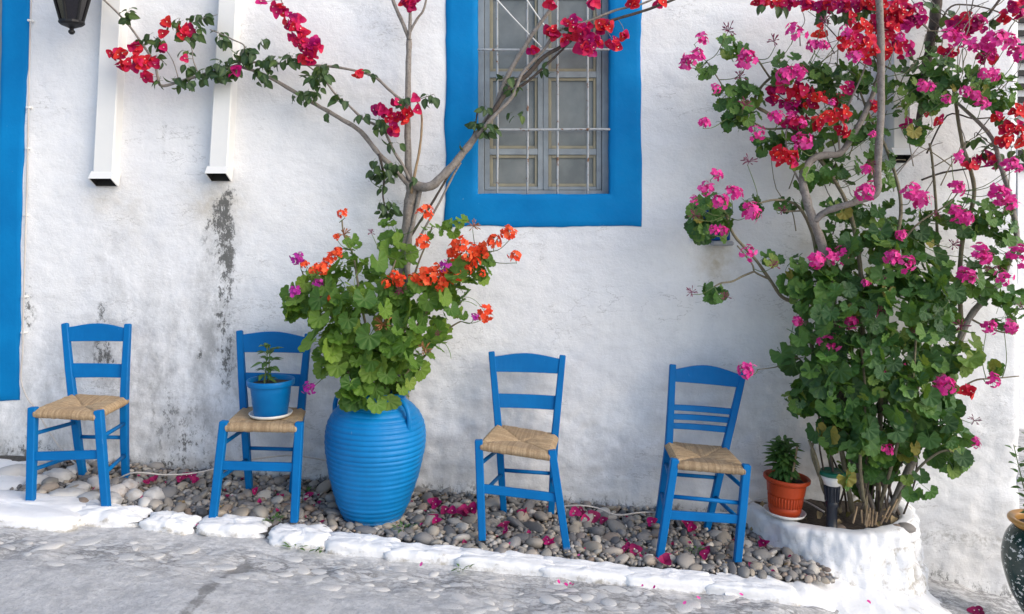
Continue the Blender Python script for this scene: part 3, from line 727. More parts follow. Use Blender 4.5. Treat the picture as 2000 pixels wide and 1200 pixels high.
# ------------------------------------------------------------------ planter
pcx, pa, pb = 1.79, .475, .56
planter = thing('planter', (pcx, -.2, -.3), 'rounded whitewashed masonry planter built against the wall', 'planter')
def planter_r(th, z):
    n = fbm(np.array(math.cos(th)*3.2+5), np.array(math.sin(th)*3.2), z*5, 3, 6); return 1+.035*float(n)
mb = MB(); V, Fc, wr = [], [], []; na, nzp = 150, 48
zr = .005
for i_ in range(na+1):
    th = math.pi+math.pi*i_/na
    for j in range(nzp+8):
        if j < nzp:
            z = -.62+(zr+.62)*j/(nzp-1); t = (zr-z)/.35
            fl = 1+.10*max(0, t)**1.4-(.03 if j == nzp-1 else 0)
        else:
            q = (j-nzp+1)/8; fl = .97-q*.15; z = zr+.004*math.sin(q*math.pi)-(.06 if q > .95 else .012 if q > .8 else 0)
        st = 0; t = (zr-z)/.35
        if th > 1.62*math.pi and j < nzp:
            u, w_ = th*6.2, z*11; cell = mnoise.cell(Vector((math.floor(u+.5*math.floor(w_)), math.floor(w_), 3)))
            fu, fw_ = (u+.5*math.floor(w_)) % 1, w_ % 1
            e = min(fu, 1-fu, fw_, 1-fw_); st = (.03*cell+.05*min(1, e*5)-.03)*min(1, (th-1.62*math.pi)*3)
        lump = .028*mnoise.fractal(Vector((math.cos(th)*5, math.sin(th)*5, z*7)), .8, 2.1, 4)
        r = planter_r(th, z)*fl+(st+lump*1.2 if j < nzp else lump*.5)
        wr.append(.34+.5*max(0, t*.8-.1)-(2.2*lump)+(.35*(e < .06) if th > 1.62*math.pi and j < nzp else 0))
        V.append((pcx+pa*r*math.cos(th), pb*r*math.sin(th)+.02, z-.02*math.cos(th)*0))
nn = nzp+8
for i_ in range(na):
    for j in range(nn-1): Fc.append((i_*nn+j, (i_+1)*nn+j, (i_+1)*nn+j+1, i_*nn+j+1))
mb.add(V, Fc, [max(0, min(1, q)) for q in wr]); world_part('masonry', mb, M['kerb'], planter)
mb = MB(); V = [(pcx, -.15, -.02)]; Fc = []; ns = 40; nr = 8
for k in range(1, nr+1):
    for i_ in range(ns+1):
        th = math.pi+math.pi*i_/ns; r = .90*k/nr
        V.append((pcx+pa*r*math.cos(th), .02+pb*r*math.sin(th), -.022+.02*mnoise.noise(Vector((math.cos(th)*r*6, math.sin(th)*r*6, 2)))+.02*(1-k/nr)))
for i_ in range(ns): Fc.append((0, 1+i_, 2+i_))
for k in range(nr-1):
    for i_ in range(ns):
        a = 1+k*(ns+1)+i_; Fc.append((a, a+ns+1, a+ns+2, a+1))
mb.add(V, Fc); world_part('soil', mb, M['soil'], planter)
# white apron at the planter's foot
mb = MB(); xs = np.linspace(1.00, 2.40, 84); V, Fc = [], []; ny_ = 26
for x in xs:
    er = float(sstep(2.40, 2.08, x)); yb = -.70+.55*float(sstep(1.36, 1.75, x)); yf = -.90-.20*float(sstep(1.2, 1.75, x))+.12*float(sstep(1.9, 2.4, x))
    for j in range(ny_):
        f = j/(ny_-1); yy = yf+(yb-yf)*f+.05*(1-f)*float(fbm(x*4, 1.0, 0, 3, 2))
        h = .05*float(sstep(0, .6, f))+.03*f*float(sstep(1.5, 1.8, x))
        V.append((x, yy, float(street_z(x))-.022+h*er+.02*er*f*(1 if x > 1.4 else .4)+(.012*float(fbm(x*7, yy*7, 0, 3, 12))+.005*float(fbm(x*22, yy*22, 0, 2, 5)))*min(1, f*4)))
for i_ in range(len(xs)-1):
    for j in range(ny_-1): Fc.append((i_*ny_+j, (i_+1)*ny_+j, (i_+1)*ny_+j+1, i_*ny_+j+1))
mb.add(V, Fc, [.38+.25*float(fbm(v[0]*4, v[1]*4, 0, 2, 3)) for v in V]); world_part('apron', mb, M['kerb'], planter)

# ------------------------------------------------------------------ chairs
def rush_seat(parent, c, thick=.040, seed=0):
    """c: corners FL FR RR RL of the seat top (world)"""
    FL, FR, RR, RL = [Vector(q) for q in c]; n = 120; R = random.Random(seed)
    cr = [[R.random() for _ in range(60)] for _ in range(4)]; n = 168
    V, rn, Fc = [], [], []
    def base(u, v):
        a = FL.lerp(FR, u); b = RL.lerp(RR, u); return a.lerp(b, v)
    def strand(u, v):
        du, dv = abs(u-.5), abs(v-.5)
        if dv >= du: s, k = (0 if v < .5 else 2), u
        else: s, k = (1 if u > .5 else 3), v
        i = int(k*56); f = k*56-i
        return s, i, math.sin(math.pi*f)
    for j in range(n+1):
        for i in range(n+1):
            u, v = i/n, j/n; s, k, rg = strand(u, v); r = max(abs(u-.5), abs(v-.5))*2
            diag = abs(abs(u-.5)-abs(v-.5))*2
            w = .0035*mnoise.noise(Vector((u*9, v*9, seed)))
            p = base(u, v)+Vector((0, 0, -.016*(1-r)**1.2+.004*rg*(.5+.5*r)-.006*math.exp(-(diag/.05)**2)*(r > .08)+w+.006*math.cos((r-.6)*3)))
            if r > .985: p.z -= .004
            V.append(p); rn.append(min(1, max(0, cr[s][k % 60]*.5+.38*rg)))  # strand tone darkens in the grooves, painting shade on top of the relief
    for j in range(n):
        for i in range(n):
            a = j*(n+1)+i; Fc.append((a, a+1, a+n+2, a+n+1))
    loop = [(i, 0) for i in range(n)]+[(n, j) for j in range(n)]+[(n-i, n) for i in range(n)]+[(0, n-j) for j in range(n)]
    prof = [(.009, -.008), (.013, -.018), (.010, -.030), (.002, -.038), (-.02, -.040)]
    ctr = base(.5, .5); L = len(loop); rows = []
    rows.append([j*(n+1)+i for i, j in loop])
    for (o_, dz) in prof:
        row = []
        for i, j in loop:
            u, v = i/n, j/n; s, k, rg = strand(min(.999, max(.001, u)), min(.999, max(.001, v)))
            if j == 0: d = (FL-RL)
            elif i == n: d = (FR-FL)
            elif j == n: d = (RL-FL)
            else: d = (FL-FR)
            d = d.normalized(); e = R.uniform(-.0012, .0012)
            row.append(len(V)); p = base(u, v); V.append(p+d*(o_+.004*rg+e)+Vector((0, 0, dz+.003*mnoise.noise(Vector((u*14, v*14, 3)))))); rn.append(min(1, max(0, cr[s][k % 60]*.5+.38*rg)))
        rows.append(row)
    for a, b in zip(rows[:-1], rows[1:]):
        for k in range(L):
            k2 = (k+1) % L; Fc.append((a[k], b[k], b[k2], a[k2]))
    Fc.append(tuple(rows[-1]))
    mb = MB(); mb.add(V, Fc, rn); return world_part('seat', mb, M['rush'], parent)
def rail(parent, name, a0, a1, b0, b1, th=.018, arch=0.0, bow=.012, mat_=None):
    """board between two posts: a0/a1 bottom and top at the left post, b0/b1 at the right; arched top edge, bowed backwards"""
    a0, a1, b0, b1 = [Vector(q) for q in (a0, a1, b0, b1)]; n = 14; V, Fc = [], []
    for i in range(n+1):
        t = i/n; s = math.sin(math.pi*t); lo = a0.lerp(b0, t); hi = a1.lerp(b1, t)+Vector((0, 0, arch*(s**1.3)))
        y = bow*s
        for (p, dy) in ((lo, -th/2), (hi, -th/2), (hi, th/2), (lo, th/2)):
            V.append(p+Vector((0, dy+y, 0)))
    for i in range(n):
        for k in range(4): k2 = (k+1) % 4; Fc.append((i*4+k, i*4+k2, i*4+4+k2, i*4+4+k))
    Fc += [(0, 1, 2, 3), (n*4+3, n*4+2, n*4+1, n*4)]
    mb = MB(); mb.add(V, Fc); o = world_part(name, mb, M['blue'], parent, False)
    b = o.modifiers.new('edge', 'BEVEL'); b.width = .003; b.segments = 2; b.limit_method = 'ANGLE'; b.angle_limit = math.radians(50); return o
def chair(label, fl, fr, rl, rr, crest, slats, front, sides, rears, df=4.0, dr=4.36, seed=0, lw=.040, thin_front=None):
    """pixel anchors: fl/fr = (foot, top); rl/rr = (foot, seat, top); crest/slats = pixel rows at both posts"""
    FLf, FLt = P(*fl[0], df), P(*fl[1], df+.02); FRf, FRt = P(*fr[0], df), P(*fr[1], df+.02)
    RLf, RLs, RLt = P(*rl[0], dr+.06), P(*rl[1], dr), P(*rl[2], dr+.10)
    RRf, RRs, RRt = P(*rr[0], dr+.06), P(*rr[1], dr), P(*rr[2], dr+.10)
    c = (FLf+FRf+RLf+RRf)/4
    t = thing('chair', (c.x, c.y, min(FLf.z, FRf.z, RLf.z, RRf.z)), label, 'chair', 'blue rush seated chairs along the wall')
    side = ((FRt-FLt).normalized()+(RRs-RLs).normalized()).normalized(); side.z = 0; side.normalize()
    for (a, b) in ((FLf, FLt), (FRf, FRt)):
        mb = MB(); sweep(mb, [a, a.lerp(b, .5), b+Vector((0, 0, .004))], [lw*.92, lw, lw], [lw*.92, lw, lw], side, .004); world_part('leg', mb, M['blue'], t, False)
    for (a, b, c_) in ((RLf, RLs, RLt), (RRf, RRs, RRt)):
        mid = a.lerp(b, .5)+Vector((0, -.006, 0))
        mb = MB(); sweep(mb, [a, mid, b, b.lerp(c_, .4)+Vector((0, -.004, 0)), c_], [lw*.85, lw*.95, lw, lw*.95, lw*.88], [lw*.8, lw*.9, lw*.95, lw*.85, lw*.7], side, .004); world_part('rear_leg', mb, M['blue'], t, False)
    def on(a, b, c_, py):
        # point on the rear post whose photo row is py
        seg = (b, c_) if True else None
        lo, hi = 0, 1
        for _ in range(30):
            m = (lo+hi)/2; q = b.lerp(c_, m)
            if proj(q)[1] > py: lo = m
            else: hi = m
        return b.lerp(c_, (lo+hi)/2)
    rail(t, 'crest_rail', on(RLf, RLs, RLt, crest[0][1]), on(RLf, RLs, RLt, crest[0][0]), on(RRf, RRs, RRt, crest[1][1]), on(RRf, RRs, RRt, crest[1][0]), .02, .024 if seed != 4 else .036)
    for (l, r) in slats:
        rail(t, 'back_slat', on(RLf, RLs, RLt, l[1]), on(RLf, RLs, RLt, l[0]), on(RRf, RRs, RRt, r[1]), on(RRf, RRs, RRt, r[0]), .016)
    def down(a, b, f): return a.lerp(b, f)
    # front stretcher: board
    f0, f1 = front
    a0, b0 = FLf.lerp(FLt, f0), FRf.lerp(FRt, f1)
    mb = MB(); sweep(mb, [a0, b0], .044, .018, Vector((0, 0, 1)), .003); world_part('stretcher', mb, M['blue'], t, False)
    if thin_front:
        mb = MB(); tube(mb, [FLf.lerp(FLt, thin_front)+Vector((0, .01, 0)), FRf.lerp(FRt, thin_front-.02)+Vector((0, .01, 0))], .0105, 10, 1); world_part('rung', mb, M['blue'], t)
    for h in sides:
        for (a, b, c_, e) in ((FLf, FLt, RLf, RLs), (FRf, FRt, RRf, RRs)):
            mb = MB(); tube(mb, [a.lerp(b, h), c_.lerp(e, h+.02)], .0105, 10, 1); world_part('rung', mb, M['blue'], t)
    for h in rears:
        mb = MB(); tube(mb, [RLf.lerp(RLs, h), RRf.lerp(RRs, h)], .0105, 10, 1); world_part('rung', mb, M['blue'], t)
    # seat between the four uprights
    o = .012
    sx = side
    fl_ = FLt+sx*.012+Vector((0, -.012, -.008)); fr_ = FRt-sx*.012+Vector((0, -.012, -.008))
    zr_ = (FLt.z+FRt.z)/2
    rl_ = Vector((RLs.x, RLs.y, FLt.z-.012))-sx*.006+Vector((0, .012, 0)); rr_ = Vector((RRs.x, RRs.y, FRt.z-.012))+sx*.006+Vector((0, .012, 0))
    rush_seat(t, (fl_, fr_, rr_, rl_), seed=seed)
    return t, (fl_+fr_+rl_+rr_)/4
chair('leftmost blue chair with a two slat back, its front legs on the white slab',
      ((60, 987), (65, 797)), ((208, 996), (193, 803)), ((165, 949), (143, 783), (127, 632)), ((246, 950), (243, 785), (250, 633)),
      ((640, 667), (642, 667)), [((710, 738), (712, 738))], (.50, .56), (.36, .73), (.58,), seed=1)
_, seat2 = chair('blue chair carrying a blue flower pot on its rush seat',
      ((416, 1013), (438, 824)), ((575, 1020), (585, 826)), ((488, 966), (477, 800), (468, 646)), ((570, 968), (588, 804), (602, 652)),
      ((654, 688), (660, 690)), [((728, 753), (732, 755))], (.55, .55), (.40, .76), (.55,), seed=2)
chair('blue chair under the window with an empty rush seat and two slat back',
      ((942, 1055), (935, 861)), ((1107, 1073), (1078, 881)), ((984, 1002), (974, 840), (960, 687)), ((1076, 1009), (1084, 847), (1099, 694)),
      ((697, 726), (702, 730)), [((769, 796), (774, 801))], (.52, .52), (.45, .76), (.52,), seed=3)
chair('rightmost blue chair with three thin slats in its back, beside the planter',
      ((1288, 1090), (1318, 898)), ((1440, 1098), (1458, 909)), ((1283, 1035), (1306, 868), (1314, 712)), ((1379, 1040), (1416, 878), (1452, 727)),
      ((722, 745), (733, 757)), [((790, 801), (799, 811)), ((808, 819), (816, 827)), ((826, 837), (834, 846))], (.44, .44), (.42, .76), (.66,), seed=4, thin_front=.62)

# ------------------------------------------------------------------ big blue jar and the pots
def smooth_prof(pts, n):
    p, r = catmull([Vector((a, 0, b)) for a, b in pts], [0]*len(pts), n); return [(q.x, q.z) for q in p]
def jar():
    b = P(728, 1014, 4.22); gzb = b.z-.015; H = .715
    t = thing('jar', (b.x, b.y, gzb), 'large ribbed blue clay jar holding the orange geraniums', 'jar')
    ax = Matrix.Rotation(math.radians(2.0), 3, 'Y')
    base = [(0, 0), (.10, 0), (.135, .01), (.185, .10), (.232, .25), (.258, .38), (.264, .44), (.258, .51), (.238, .565), (.198, .618), (.165, .645), (.152, .66), (.152, .675), (.166, .69), (.170, .70), (.160, .708), (.142, .70), (.135, .66), (.135, .62), (0, .60)]
    pr = smooth_prof(base, 24); out = []
    for i, (r, z) in enumerate(pr):
        if i < len(pr)*.52 and z > .02 and z < .63:
            ph = z/.0262+.22*mnoise.noise(Vector((z*14, 3, 1))); s = abs(math.sin(math.pi*ph)); r = r+(.0058+.0026*mnoise.noise(Vector((z*30, 1, 9))))*(s**.7)-.003
        out.append((max(r, 0), z))
    mb = MB(); lathe(mb, out, 96, (b.x, b.y, gzb), axis=ax, wob=.012); world_part('body', mb, M['jar'], t)
    mb = MB(); lathe(mb, [(0, .645), (.10, .647), (.137, .64)], 24, (b.x, b.y, gzb), axis=ax); world_part('soil', mb, M['soil'], t)
    for az in (-.62, math.pi-.5):
        d = Vector((math.cos(az), math.sin(az), 0))
        pts = [Vector((b.x, b.y, gzb))+d*r+Vector((0, 0, z)) for r, z in ((.148, .655), (.172, .668), (.205, .668), (.236, .65), (.256, .615), (.262, .575), (.258, .54), (.250, .515), (.240, .50))]
        mb = MB(); tube(mb, pts, [.016, .014, .013, .013, .013, .013, .014, .015, .017], 10, 3); world_part('handle', mb, M['jar'], t)
    return t, b, gzb
jar_t, jar_b, jar_z = jar()

def pot(name, label, c, prof, material, rim_r, soil_z, group=None, axis=None):
    t = thing(name, c, label, 'flower pot', group)
    mb = MB(); lathe(mb, prof, 64, c, axis=axis); world_part('body', mb, material, t)
    mb = MB(); lathe(mb, [(0, soil_z+.008), (rim_r*.5, soil_z+.004), (rim_r, soil_z)], 20, c, axis=axis); world_part('soil', mb, M['soil'], t); return t
def saucer(label, c, r, material, axis=None):
    mb = MB(); pr = [(0, 0), (r*.8, 0), (r*.93, .006), (r, .020), (r-.004, .021), (r*.9, .010), (r*.78, .006), (0, .006)]
    lathe(mb, pr, 48, (0, 0, 0), axis=axis); o = link('saucer', mb.mesh('saucer', material), None, Matrix.Translation(c)); return tag(o, label, 'saucer')
s2 = Vector(P(529, 812, 4.17)); s2.z = seat2.z+.004
saucer('white saucer under the blue pot on the chair seat', s2, .112, M['plastic_white'])
pb_c = s2+Vector((0, 0, .007))
prof = [(0, 0), (.082, 0), (.086, .004), (.093, .06), (.094, .062), (.0955, .064), (.096, .085), (.0975, .087), (.0985, .105), (.100, .107), (.103, .150), (.104, .153), (.118, .156), (.1215, .160), (.123, .182), (.121, .187), (.115, .187), (.110, .182), (.104, .15), (.098, .10)]
pot('blue_pot', 'blue ridged plastic flower pot standing on a chair seat', pb_c, prof, M['pot_blue'], .107, .163)
ax_red = Matrix.Rotation(math.radians(4), 3, 'Y')
rc = Vector(P(1532, 1008, 4.33)); rc.z = .018
saucer('pale saucer under the terracotta pot on the planter rim', rc, .112, M['plastic_white'], ax_red)
rc2 = rc+Vector((0, 0, .008))
prof = [(0, 0), (.078, 0), (.082, .004), (.0835, .016), (.086, .018), (.087, .04), (.0845, .042), (.092, .104), (.0955, .106), (.0965, .116), (.0945, .118), (.101, .165), (.102, .168), (.118, .176), (.123, .181), (.124, .194), (.121, .199), (.114, .198), (.110, .19), (.104, .16), (.098, .11)]
rp = pot('terracotta_pot', 'orange red pot with fluted band, tilted on the planter rim', rc2, prof, M['terracotta'], .108, .168, None, ax_red)
for k in range(36):
    a = 2*math.pi*k/36; mb = MB()
    p0 = ax_red @ Vector((.0862*math.cos(a), .0862*math.sin(a), .046)); p1 = ax_red @ Vector((.0918*math.cos(a), .0918*math.sin(a), .100))
    sweep(mb, [rc2+p0, rc2+p1], .010, .007, Vector((-math.sin(a), math.cos(a), 0)), .002); world_part('flute', mb, M['terracotta'], rp)

# speckled jar at the right edge
gc = Vector(P(2031, 1180, 4.12)); gc.z = float(street_z(gc.x))+.0
gj = thing('glazed_pot', gc, 'dark green glazed pot with white specks and ochre rim at the right edge', 'flower pot')
gc.z = P(2031, 1192, 4.12).z-.01
mb = MB(); lathe(mb, smooth_prof([(0, 0), (.075, 0), (.09, .01), (.135, .10), (.168, .22), (.172, .30), (.155, .38), (.125, .43), (.115, .44)], 8), 64, gc); world_part('body', mb, M['speck'], gj)
mb = MB(); lathe(mb, smooth_prof([(.113, .43), (.118, .445), (.142, .462), (.146, .475), (.138, .485), (.120, .482), (.108, .47), (.104, .43)], 5), 64, gc); world_part('rim', mb, M['ochre_glaze'], gj)
mb = MB(); lathe(mb, [(0, .45), (.106, .445)], 24, gc); world_part('soil', mb, M['soil'], gj)

# garden spotlight in the planter
sc_ = Vector(P(1624, 1022, 4.2)); sc_.z = -.03
sp_t = thing('garden_spotlight', sc_, 'black ribbed garden spotlight with green rim standing in the planter soil', 'garden light')
top = P(1626, 900, 4.2); axv = (top-sc_); Ls = axv.length; axm = axv.to_track_quat('Z', 'Y').to_matrix()
mb = MB(); lathe(mb, [(0, 0), (.036, 0), (.036, .02), (.028, .03), (.027, .13), (.033, .14), (.034, .16), (.031, .165), (.035, .245), (.038, .250), (.036, .254)], 40, sc_, axis=axm, cap=True); world_part('post', mb, M['lampblack'], sp_t)
for k in range(14):
    a = 2*math.pi*k/14; mb = MB(); d = axm @ Vector((math.cos(a), math.sin(a), 0)); tt = axm @ Vector((-math.sin(a), math.cos(a), 0)); u = axm @ Vector((0, 0, 1))
    sweep(mb, [sc_+d*.032+u*.168, sc_+d*.037+u*.244], .006, .010, tt, .0015); world_part('rib', mb, M['lampblack'], sp_t)
mb = MB(); lathe(mb, [(.034, .250), (.040, .254), (.052, .282), (.062, .305), (.058, .308)], 40, sc_, axis=axm, cap=True); world_part('reflector', mb, M['plastic_white'], sp_t)
mb = MB(); lathe(mb, [(.058, .303), (.066, .305), (.067, .322), (.058, .328), (.052, .322), (0, .321)], 40, sc_, axis=axm); world_part('rim', mb, M['lampgreen'], sp_t)

# ------------------------------------------------------------------ leaf, flower meshes
def geranium_leaf(seed, mtl):
    R = random.Random(seed); nl = 7; n = 42; V, rn, ve, Fc = [(0, 0, 0)], [0], [.8], []
    a0, a1 = math.radians(-62), math.radians(242)
    for ring, rr in enumerate((.3, .62, .86, 1.0)):
        for i in range(n+1):
            t = i/n; a = a0+(a1-a0)*t
            lobe = abs(math.sin(math.pi*nl*t)); edge = .88+.12*lobe**.7+.018*math.sin(t*nl*6*math.pi)
            r = rr*(edge if ring > 1 else .95)*(1+.04*R.uniform(-1, 1)*(ring == 3))
            z = .22*rr**2+.05*math.sin(t*nl*2*math.pi)*rr-.18*max(0, rr-.75)*2*(R.random())+.05*math.sin(a*2+seed)*rr
            V.append((r*math.cos(a), r*math.sin(a), z)); vv = max(0, math.cos(2*math.pi*nl*(t-.5/nl)))**3
            ve.append(vv*(.8 if ring < 2 else .45)*(1-.3*ring/3)); rn.append(0)
    m = n+1
    for i in range(n): Fc.append((0, 1+i, 2+i))
    for k in range(3):
        for i in range(n):
            a = 1+k*m+i; Fc.append((a, a+m, a+m+1, a+1))
    mb = MB(); mb.add(V, Fc, 0)
    pt = [(0, 0, 0), (0, -.35, -.35), (.05, -.6, -.95), (0, -.6, -1.5)]; k0 = len(mb.v); tube(mb, pt, [.035, .03, .03, .03], 4, 2, caps=False)
    ve += [.9]*(len(mb.v)-k0)
    me = mb.mesh('leaf', mtl); a = me.attributes.new('vein', 'FLOAT', 'POINT'); a.data.foreach_set('value', np.array(ve, 'f')); return me
def pointed_leaf(seed, mtl, wid=.36, fold=.25, curl=.25, nr=6):
    R = random.Random(seed); V, ve, Fc = [], [], []
    for i in range(nr+1):
        t = i/nr; w = wid*(math.sin(math.pi*t**.8)**.8)*(1 if t < .98 else 0)+.002
        z0 = -curl*t*t
        for s in (-1, -.5, 0, .5, 1):
            V.append((s*w*(1+.06*R.uniform(-1, 1)), t, z0+abs(s)*w*fold+.02*math.sin(t*9+seed)*abs(s))); ve.append(.8 if s == 0 else 0)
    for i in range(nr):
        for k in range(4): a = i*5+k; Fc.append((a, a+1, a+6, a+5))
    mb = MB(); mb.add(V, Fc, 0); k0 = len(mb.v); tube(mb, [(0, .02, 0), (0, -.12, -.05), (0, -.28, -.16)], .018, 3, 1, caps=False); ve += [.6]*(len(mb.v)-k0)
    me = mb.mesh('leaf', mtl); a = me.attributes.new('vein', 'FLOAT', 'POINT'); a.data.foreach_set('value', np.array(ve, 'f')); return me
def petal(mb, o, d, up, L, w, cup, rnd, mi=0):
    s = d.cross(up).normalized(); V = []; nr = 4
    for i in range(nr+1):
        t = i/nr; ww = w*math.sin(math.pi*min(.97, .12+.80*t))**.8*(.45 if i == 0 else 1)
        for k in (-1, 0, 1): V.append(o+d*(L*t)+s*(k*ww)+up*(cup*L*t*t+.12*ww*abs(k)))
    Fc = []
    for i in range(nr):
        for k in range(2): a = i*3+k; Fc.append((a, a+1, a+4, a+3))
    mb.add(V, Fc, rnd, mi)
def flower_head(seed, mtl, n=17, R_=.045, fl=.019, spread=.62, droop=0.0):
    """umbel of florets along +Z: florets on thin pedicels from one hub"""
    R = random.Random(seed); mb = MB()
    for i in range(n):
        z = 1-(i+.5)/n*2*spread; ph = i*2.39996+R.uniform(-.3, .3); s = math.sqrt(max(0, 1-z*z))
        d = Vector((s*math.cos(ph), s*math.sin(ph), z+droop*R.random())).normalized(); L = R_*R.uniform(.62, 1.15); c = d*L
        tube(mb, [Vector((0, 0, -.012)), c*.6, c], .0012, 3, 1, rnd=0, caps=False); mb.mi[-3*2:] = [1]*6
        nrm = (d+Vector((R.uniform(-.8, .8), R.uniform(-.8, .8), R.uniform(-.3, .4)))).normalized(); a = nrm.orthogonal().normalized(); b = nrm.cross(a); rv = R.random(); o0 = R.uniform(0, 6)
        for k in range(5):
            th = o0+k*2*math.pi/5; dd = (a*math.cos(th)+b*math.sin(th)+nrm*.25).normalized()
            petal(mb, c, dd, nrm, fl*R.uniform(.85, 1.1), fl*.42, -.15, min(.999, max(0, rv+R.uniform(-.15, .15))))
    tube(mb, [(0, 0, -.012), (0, 0, -.05)], .0022, 4, 1, caps=False); mb.mi[-4:] = [1]*4
    return mb.mesh('flower_head', [mtl, M['stalk']])
def spent_head(seed, mtl, n=16, R_=.042):
    R = random.Random(seed); mb = MB()
    for i in range(n):
        d = Vector((R.gauss(0, 1), R.gauss(0, 1), R.gauss(.5, .6))).normalized(); L = R_*R.uniform(.7, 1.2)
        tube(mb, [Vector((0, 0, -.008)), d*L*.6+Vector((0, 0, R.uniform(-.004, .004))), d*L, d*L*1.22], [.0014, .0014, .0038, .001], 5, 1, rnd=R.random()*.99, caps=False)
    tube(mb, [(0, 0, -.01), (0, 0, -.05)], .002, 4, 1, caps=False)
    return mb.mesh('flower_head', [mtl])
def bract_flower(seed, mtl):
    R = random.Random(seed); mb = MB(); z = Vector((0, 0, 1)); op = R.uniform(.6, 1.5)
    for k in range(3):
        th = k*2*math.pi/3+R.uniform(-.25, .25); rad = Vector((math.cos(th), math.sin(th), 0)); d = (rad*op+z*.8).normalized(); up = (z*op-rad*.8).normalized()
        s = d.cross(up).normalized(); V = []; nr = 5; L = R.uniform(.9, 1.1); Fc = []
        for i in range(nr+1):
            t = i/nr; w = .56*math.sin(math.pi*(.08+.84*t)**.9)**.8
            if i == nr: w = .12
            for q in (-1, -.5, 0, .5, 1):
                V.append(d*(L*t)+s*(q*w)+up*(-.28*t*t+.28*(q*w)**2/.4+.035*math.sin(t*8+q*4+seed)*abs(q))+rad*.02)
        for i in range(nr):
            for q in range(4): a = i*5+q; Fc.append((a, a+1, a+6, a+5))
        mb.add(V, Fc, R.uniform(0, .25))
    for k in range(1 if R.random() < .6 else 0):
        o = z*.42; tube(mb, [z*.05, o], .03, 4, 1, caps=False); mb.mi[-4:] = [0]*4
        for j in range(5):
            a = j*2*math.pi/5; petal(mb, o, Vector((math.cos(a), math.sin(a), .4)).normalized(), z, .11, .045, 0, 0, 1)
    tube(mb, [(0, 0, .06), (0, .03, -.25), (0, .0, -.6)], .018, 3, 1, caps=False)
    return mb.mesh('flower', [mtl, M['star']])
GL = [geranium_leaf(s, M['leaf_ger']) for s in range(5)]; GJ = [geranium_leaf(s+20, M['leaf_jar']) for s in range(5)]
BL = [pointed_leaf(s, M['leaf_boug'], .33, .3, .3) for s in range(4)]; HL = [pointed_leaf(s+9, M['leaf_herb'], .24, .3, .45) for s in range(3)]
HO = [pointed_leaf(s+40, M['leaf_herb'], .30, .2, .3) for s in range(3)]
DL = [pointed_leaf(s+3, M['leaf_dry'], .34, .6, .7) for s in range(3)]
FH = {k: [flower_head(s+i*10, M[k], (24, 17, 21, 14, 26, 19)[s], (.046, .044, .042, .046, .044, .048)[s], .0182, (.5, .42, .62, .5, .58, .38)[s]) for s in range(6)] for i, k in enumerate(('pink', 'orange', 'violet'))}
FH['maroon'] = [spent_head(s, M['maroon']) for s in range(3)]; FH['brown'] = [spent_head(s+7, M['brown_head'], 20) for s in range(2)]
BF = {k: [bract_flower(s+i*9, M[k]) for s in range(5)] for i, k in enumerate(('bract', 'bract_red', 'bract_mag'))}

def frame_m(pos, nrm, tip, s):
    z = nrm.normalized(); y = tip-z*tip.dot(z); y = y.normalized() if y.length > 1e-4 else z.orthogonal().normalized(); x = y.cross(z)
    m = Matrix((x, y, z)).transposed().to_4x4(); return Matrix.Translation(pos) @ m @ Matrix.Scale(s, 4)
def stuff_join(mbx, me, Mx, rv, ve):
    mbx.add([Mx @ v.co for v in me.vertices], [tuple(p.vertices) for p in me.polygons], rv)
    if me.attributes.get('vein'):
        buf = np.zeros(len(me.vertices), 'f'); me.attributes['vein'].data.foreach_get('value', buf); ve.extend(buf.tolist())
class Plant:
    def __init__(s, name, label, cat, loc, group=None):
        s.t = thing(name, loc, label, cat, group); s.leaves = []; s.skel = []
    def branch(s, pts, r0, r1, name='branch', m='stem', seg=7, jit=.25, sub=5):
        """pts: (px, py[, d]) list"""
        n = len(pts); w = [P(*p) for p in pts]; rad = [r0+(r1-r0)*i/(n-1) for i in range(n)]
        mb = MB(); tube(mb, w, rad, seg, sub, jit); world_part(name, mb, M[m], s.t)
        c, _ = catmull(w, rad, 6); s.skel += c
    def near(s, p, pref=None):
        best = min(s.skel, key=lambda q: (q-p).length+(.25*max(0, q.z-p.z)))
        return best
    def twig(s, p, r=.0022, m='stalk', name='stalk', lim=.6, sag=.02):
        q = s.near(p); L = (q-p).length
        if L < .015: return
        if L > lim: q = p+(q-p)*(lim/L)
        mid = (p+q)/2+Vector((random.uniform(-.1, .1)*L, random.uniform(-.1, .1)*L-.01, -sag*L-.06*L))
        mb = MB(); tube(mb, [p, mid, q], [r*.8, r, r*1.2], 5, 4, .1); world_part(name, mb, M[m], s.t)
    def leaf(s, Mx, meshes, size): s.leaves.append((Mx, random.choice(meshes), size))
    def finish(s, leafname='leaf', maxn=300):
        it = []
        for Mx, me, size in s.leaves:
            px, py, d = proj(Mx.translation); nz = abs((Mx.to_3x3() @ Vector((0, 0, 1))).normalized().y)
            k = size*FPX/d; it.append((px, py, d, k, k*(.35+.65*nz)))
        vis = zbuf(it); order = np.argsort(-vis); mbs = {}
        for rank, i in enumerate(order):
            Mx, me, size = s.leaves[i]
            if rank < maxn: link(leafname, me, s.t, Mx)
            else:
                key = me.materials[0].name; mbx, ve = mbs.setdefault(key, (MB(), [])); stuff_join(mbx, me, Matrix.Translation(-Vector(s.t.location)) @ Mx, random.random(), ve)
        for key, (mbx, ve) in mbs.items():
            m_ = mbx.mesh('leaves', bpy.data.materials[key]); a = m_.attributes.new('vein', 'FLOAT', 'POINT'); a.data.foreach_set('value', np.array(ve, 'f'))
            tag(link('leaves', m_, s.t), kind='stuff')
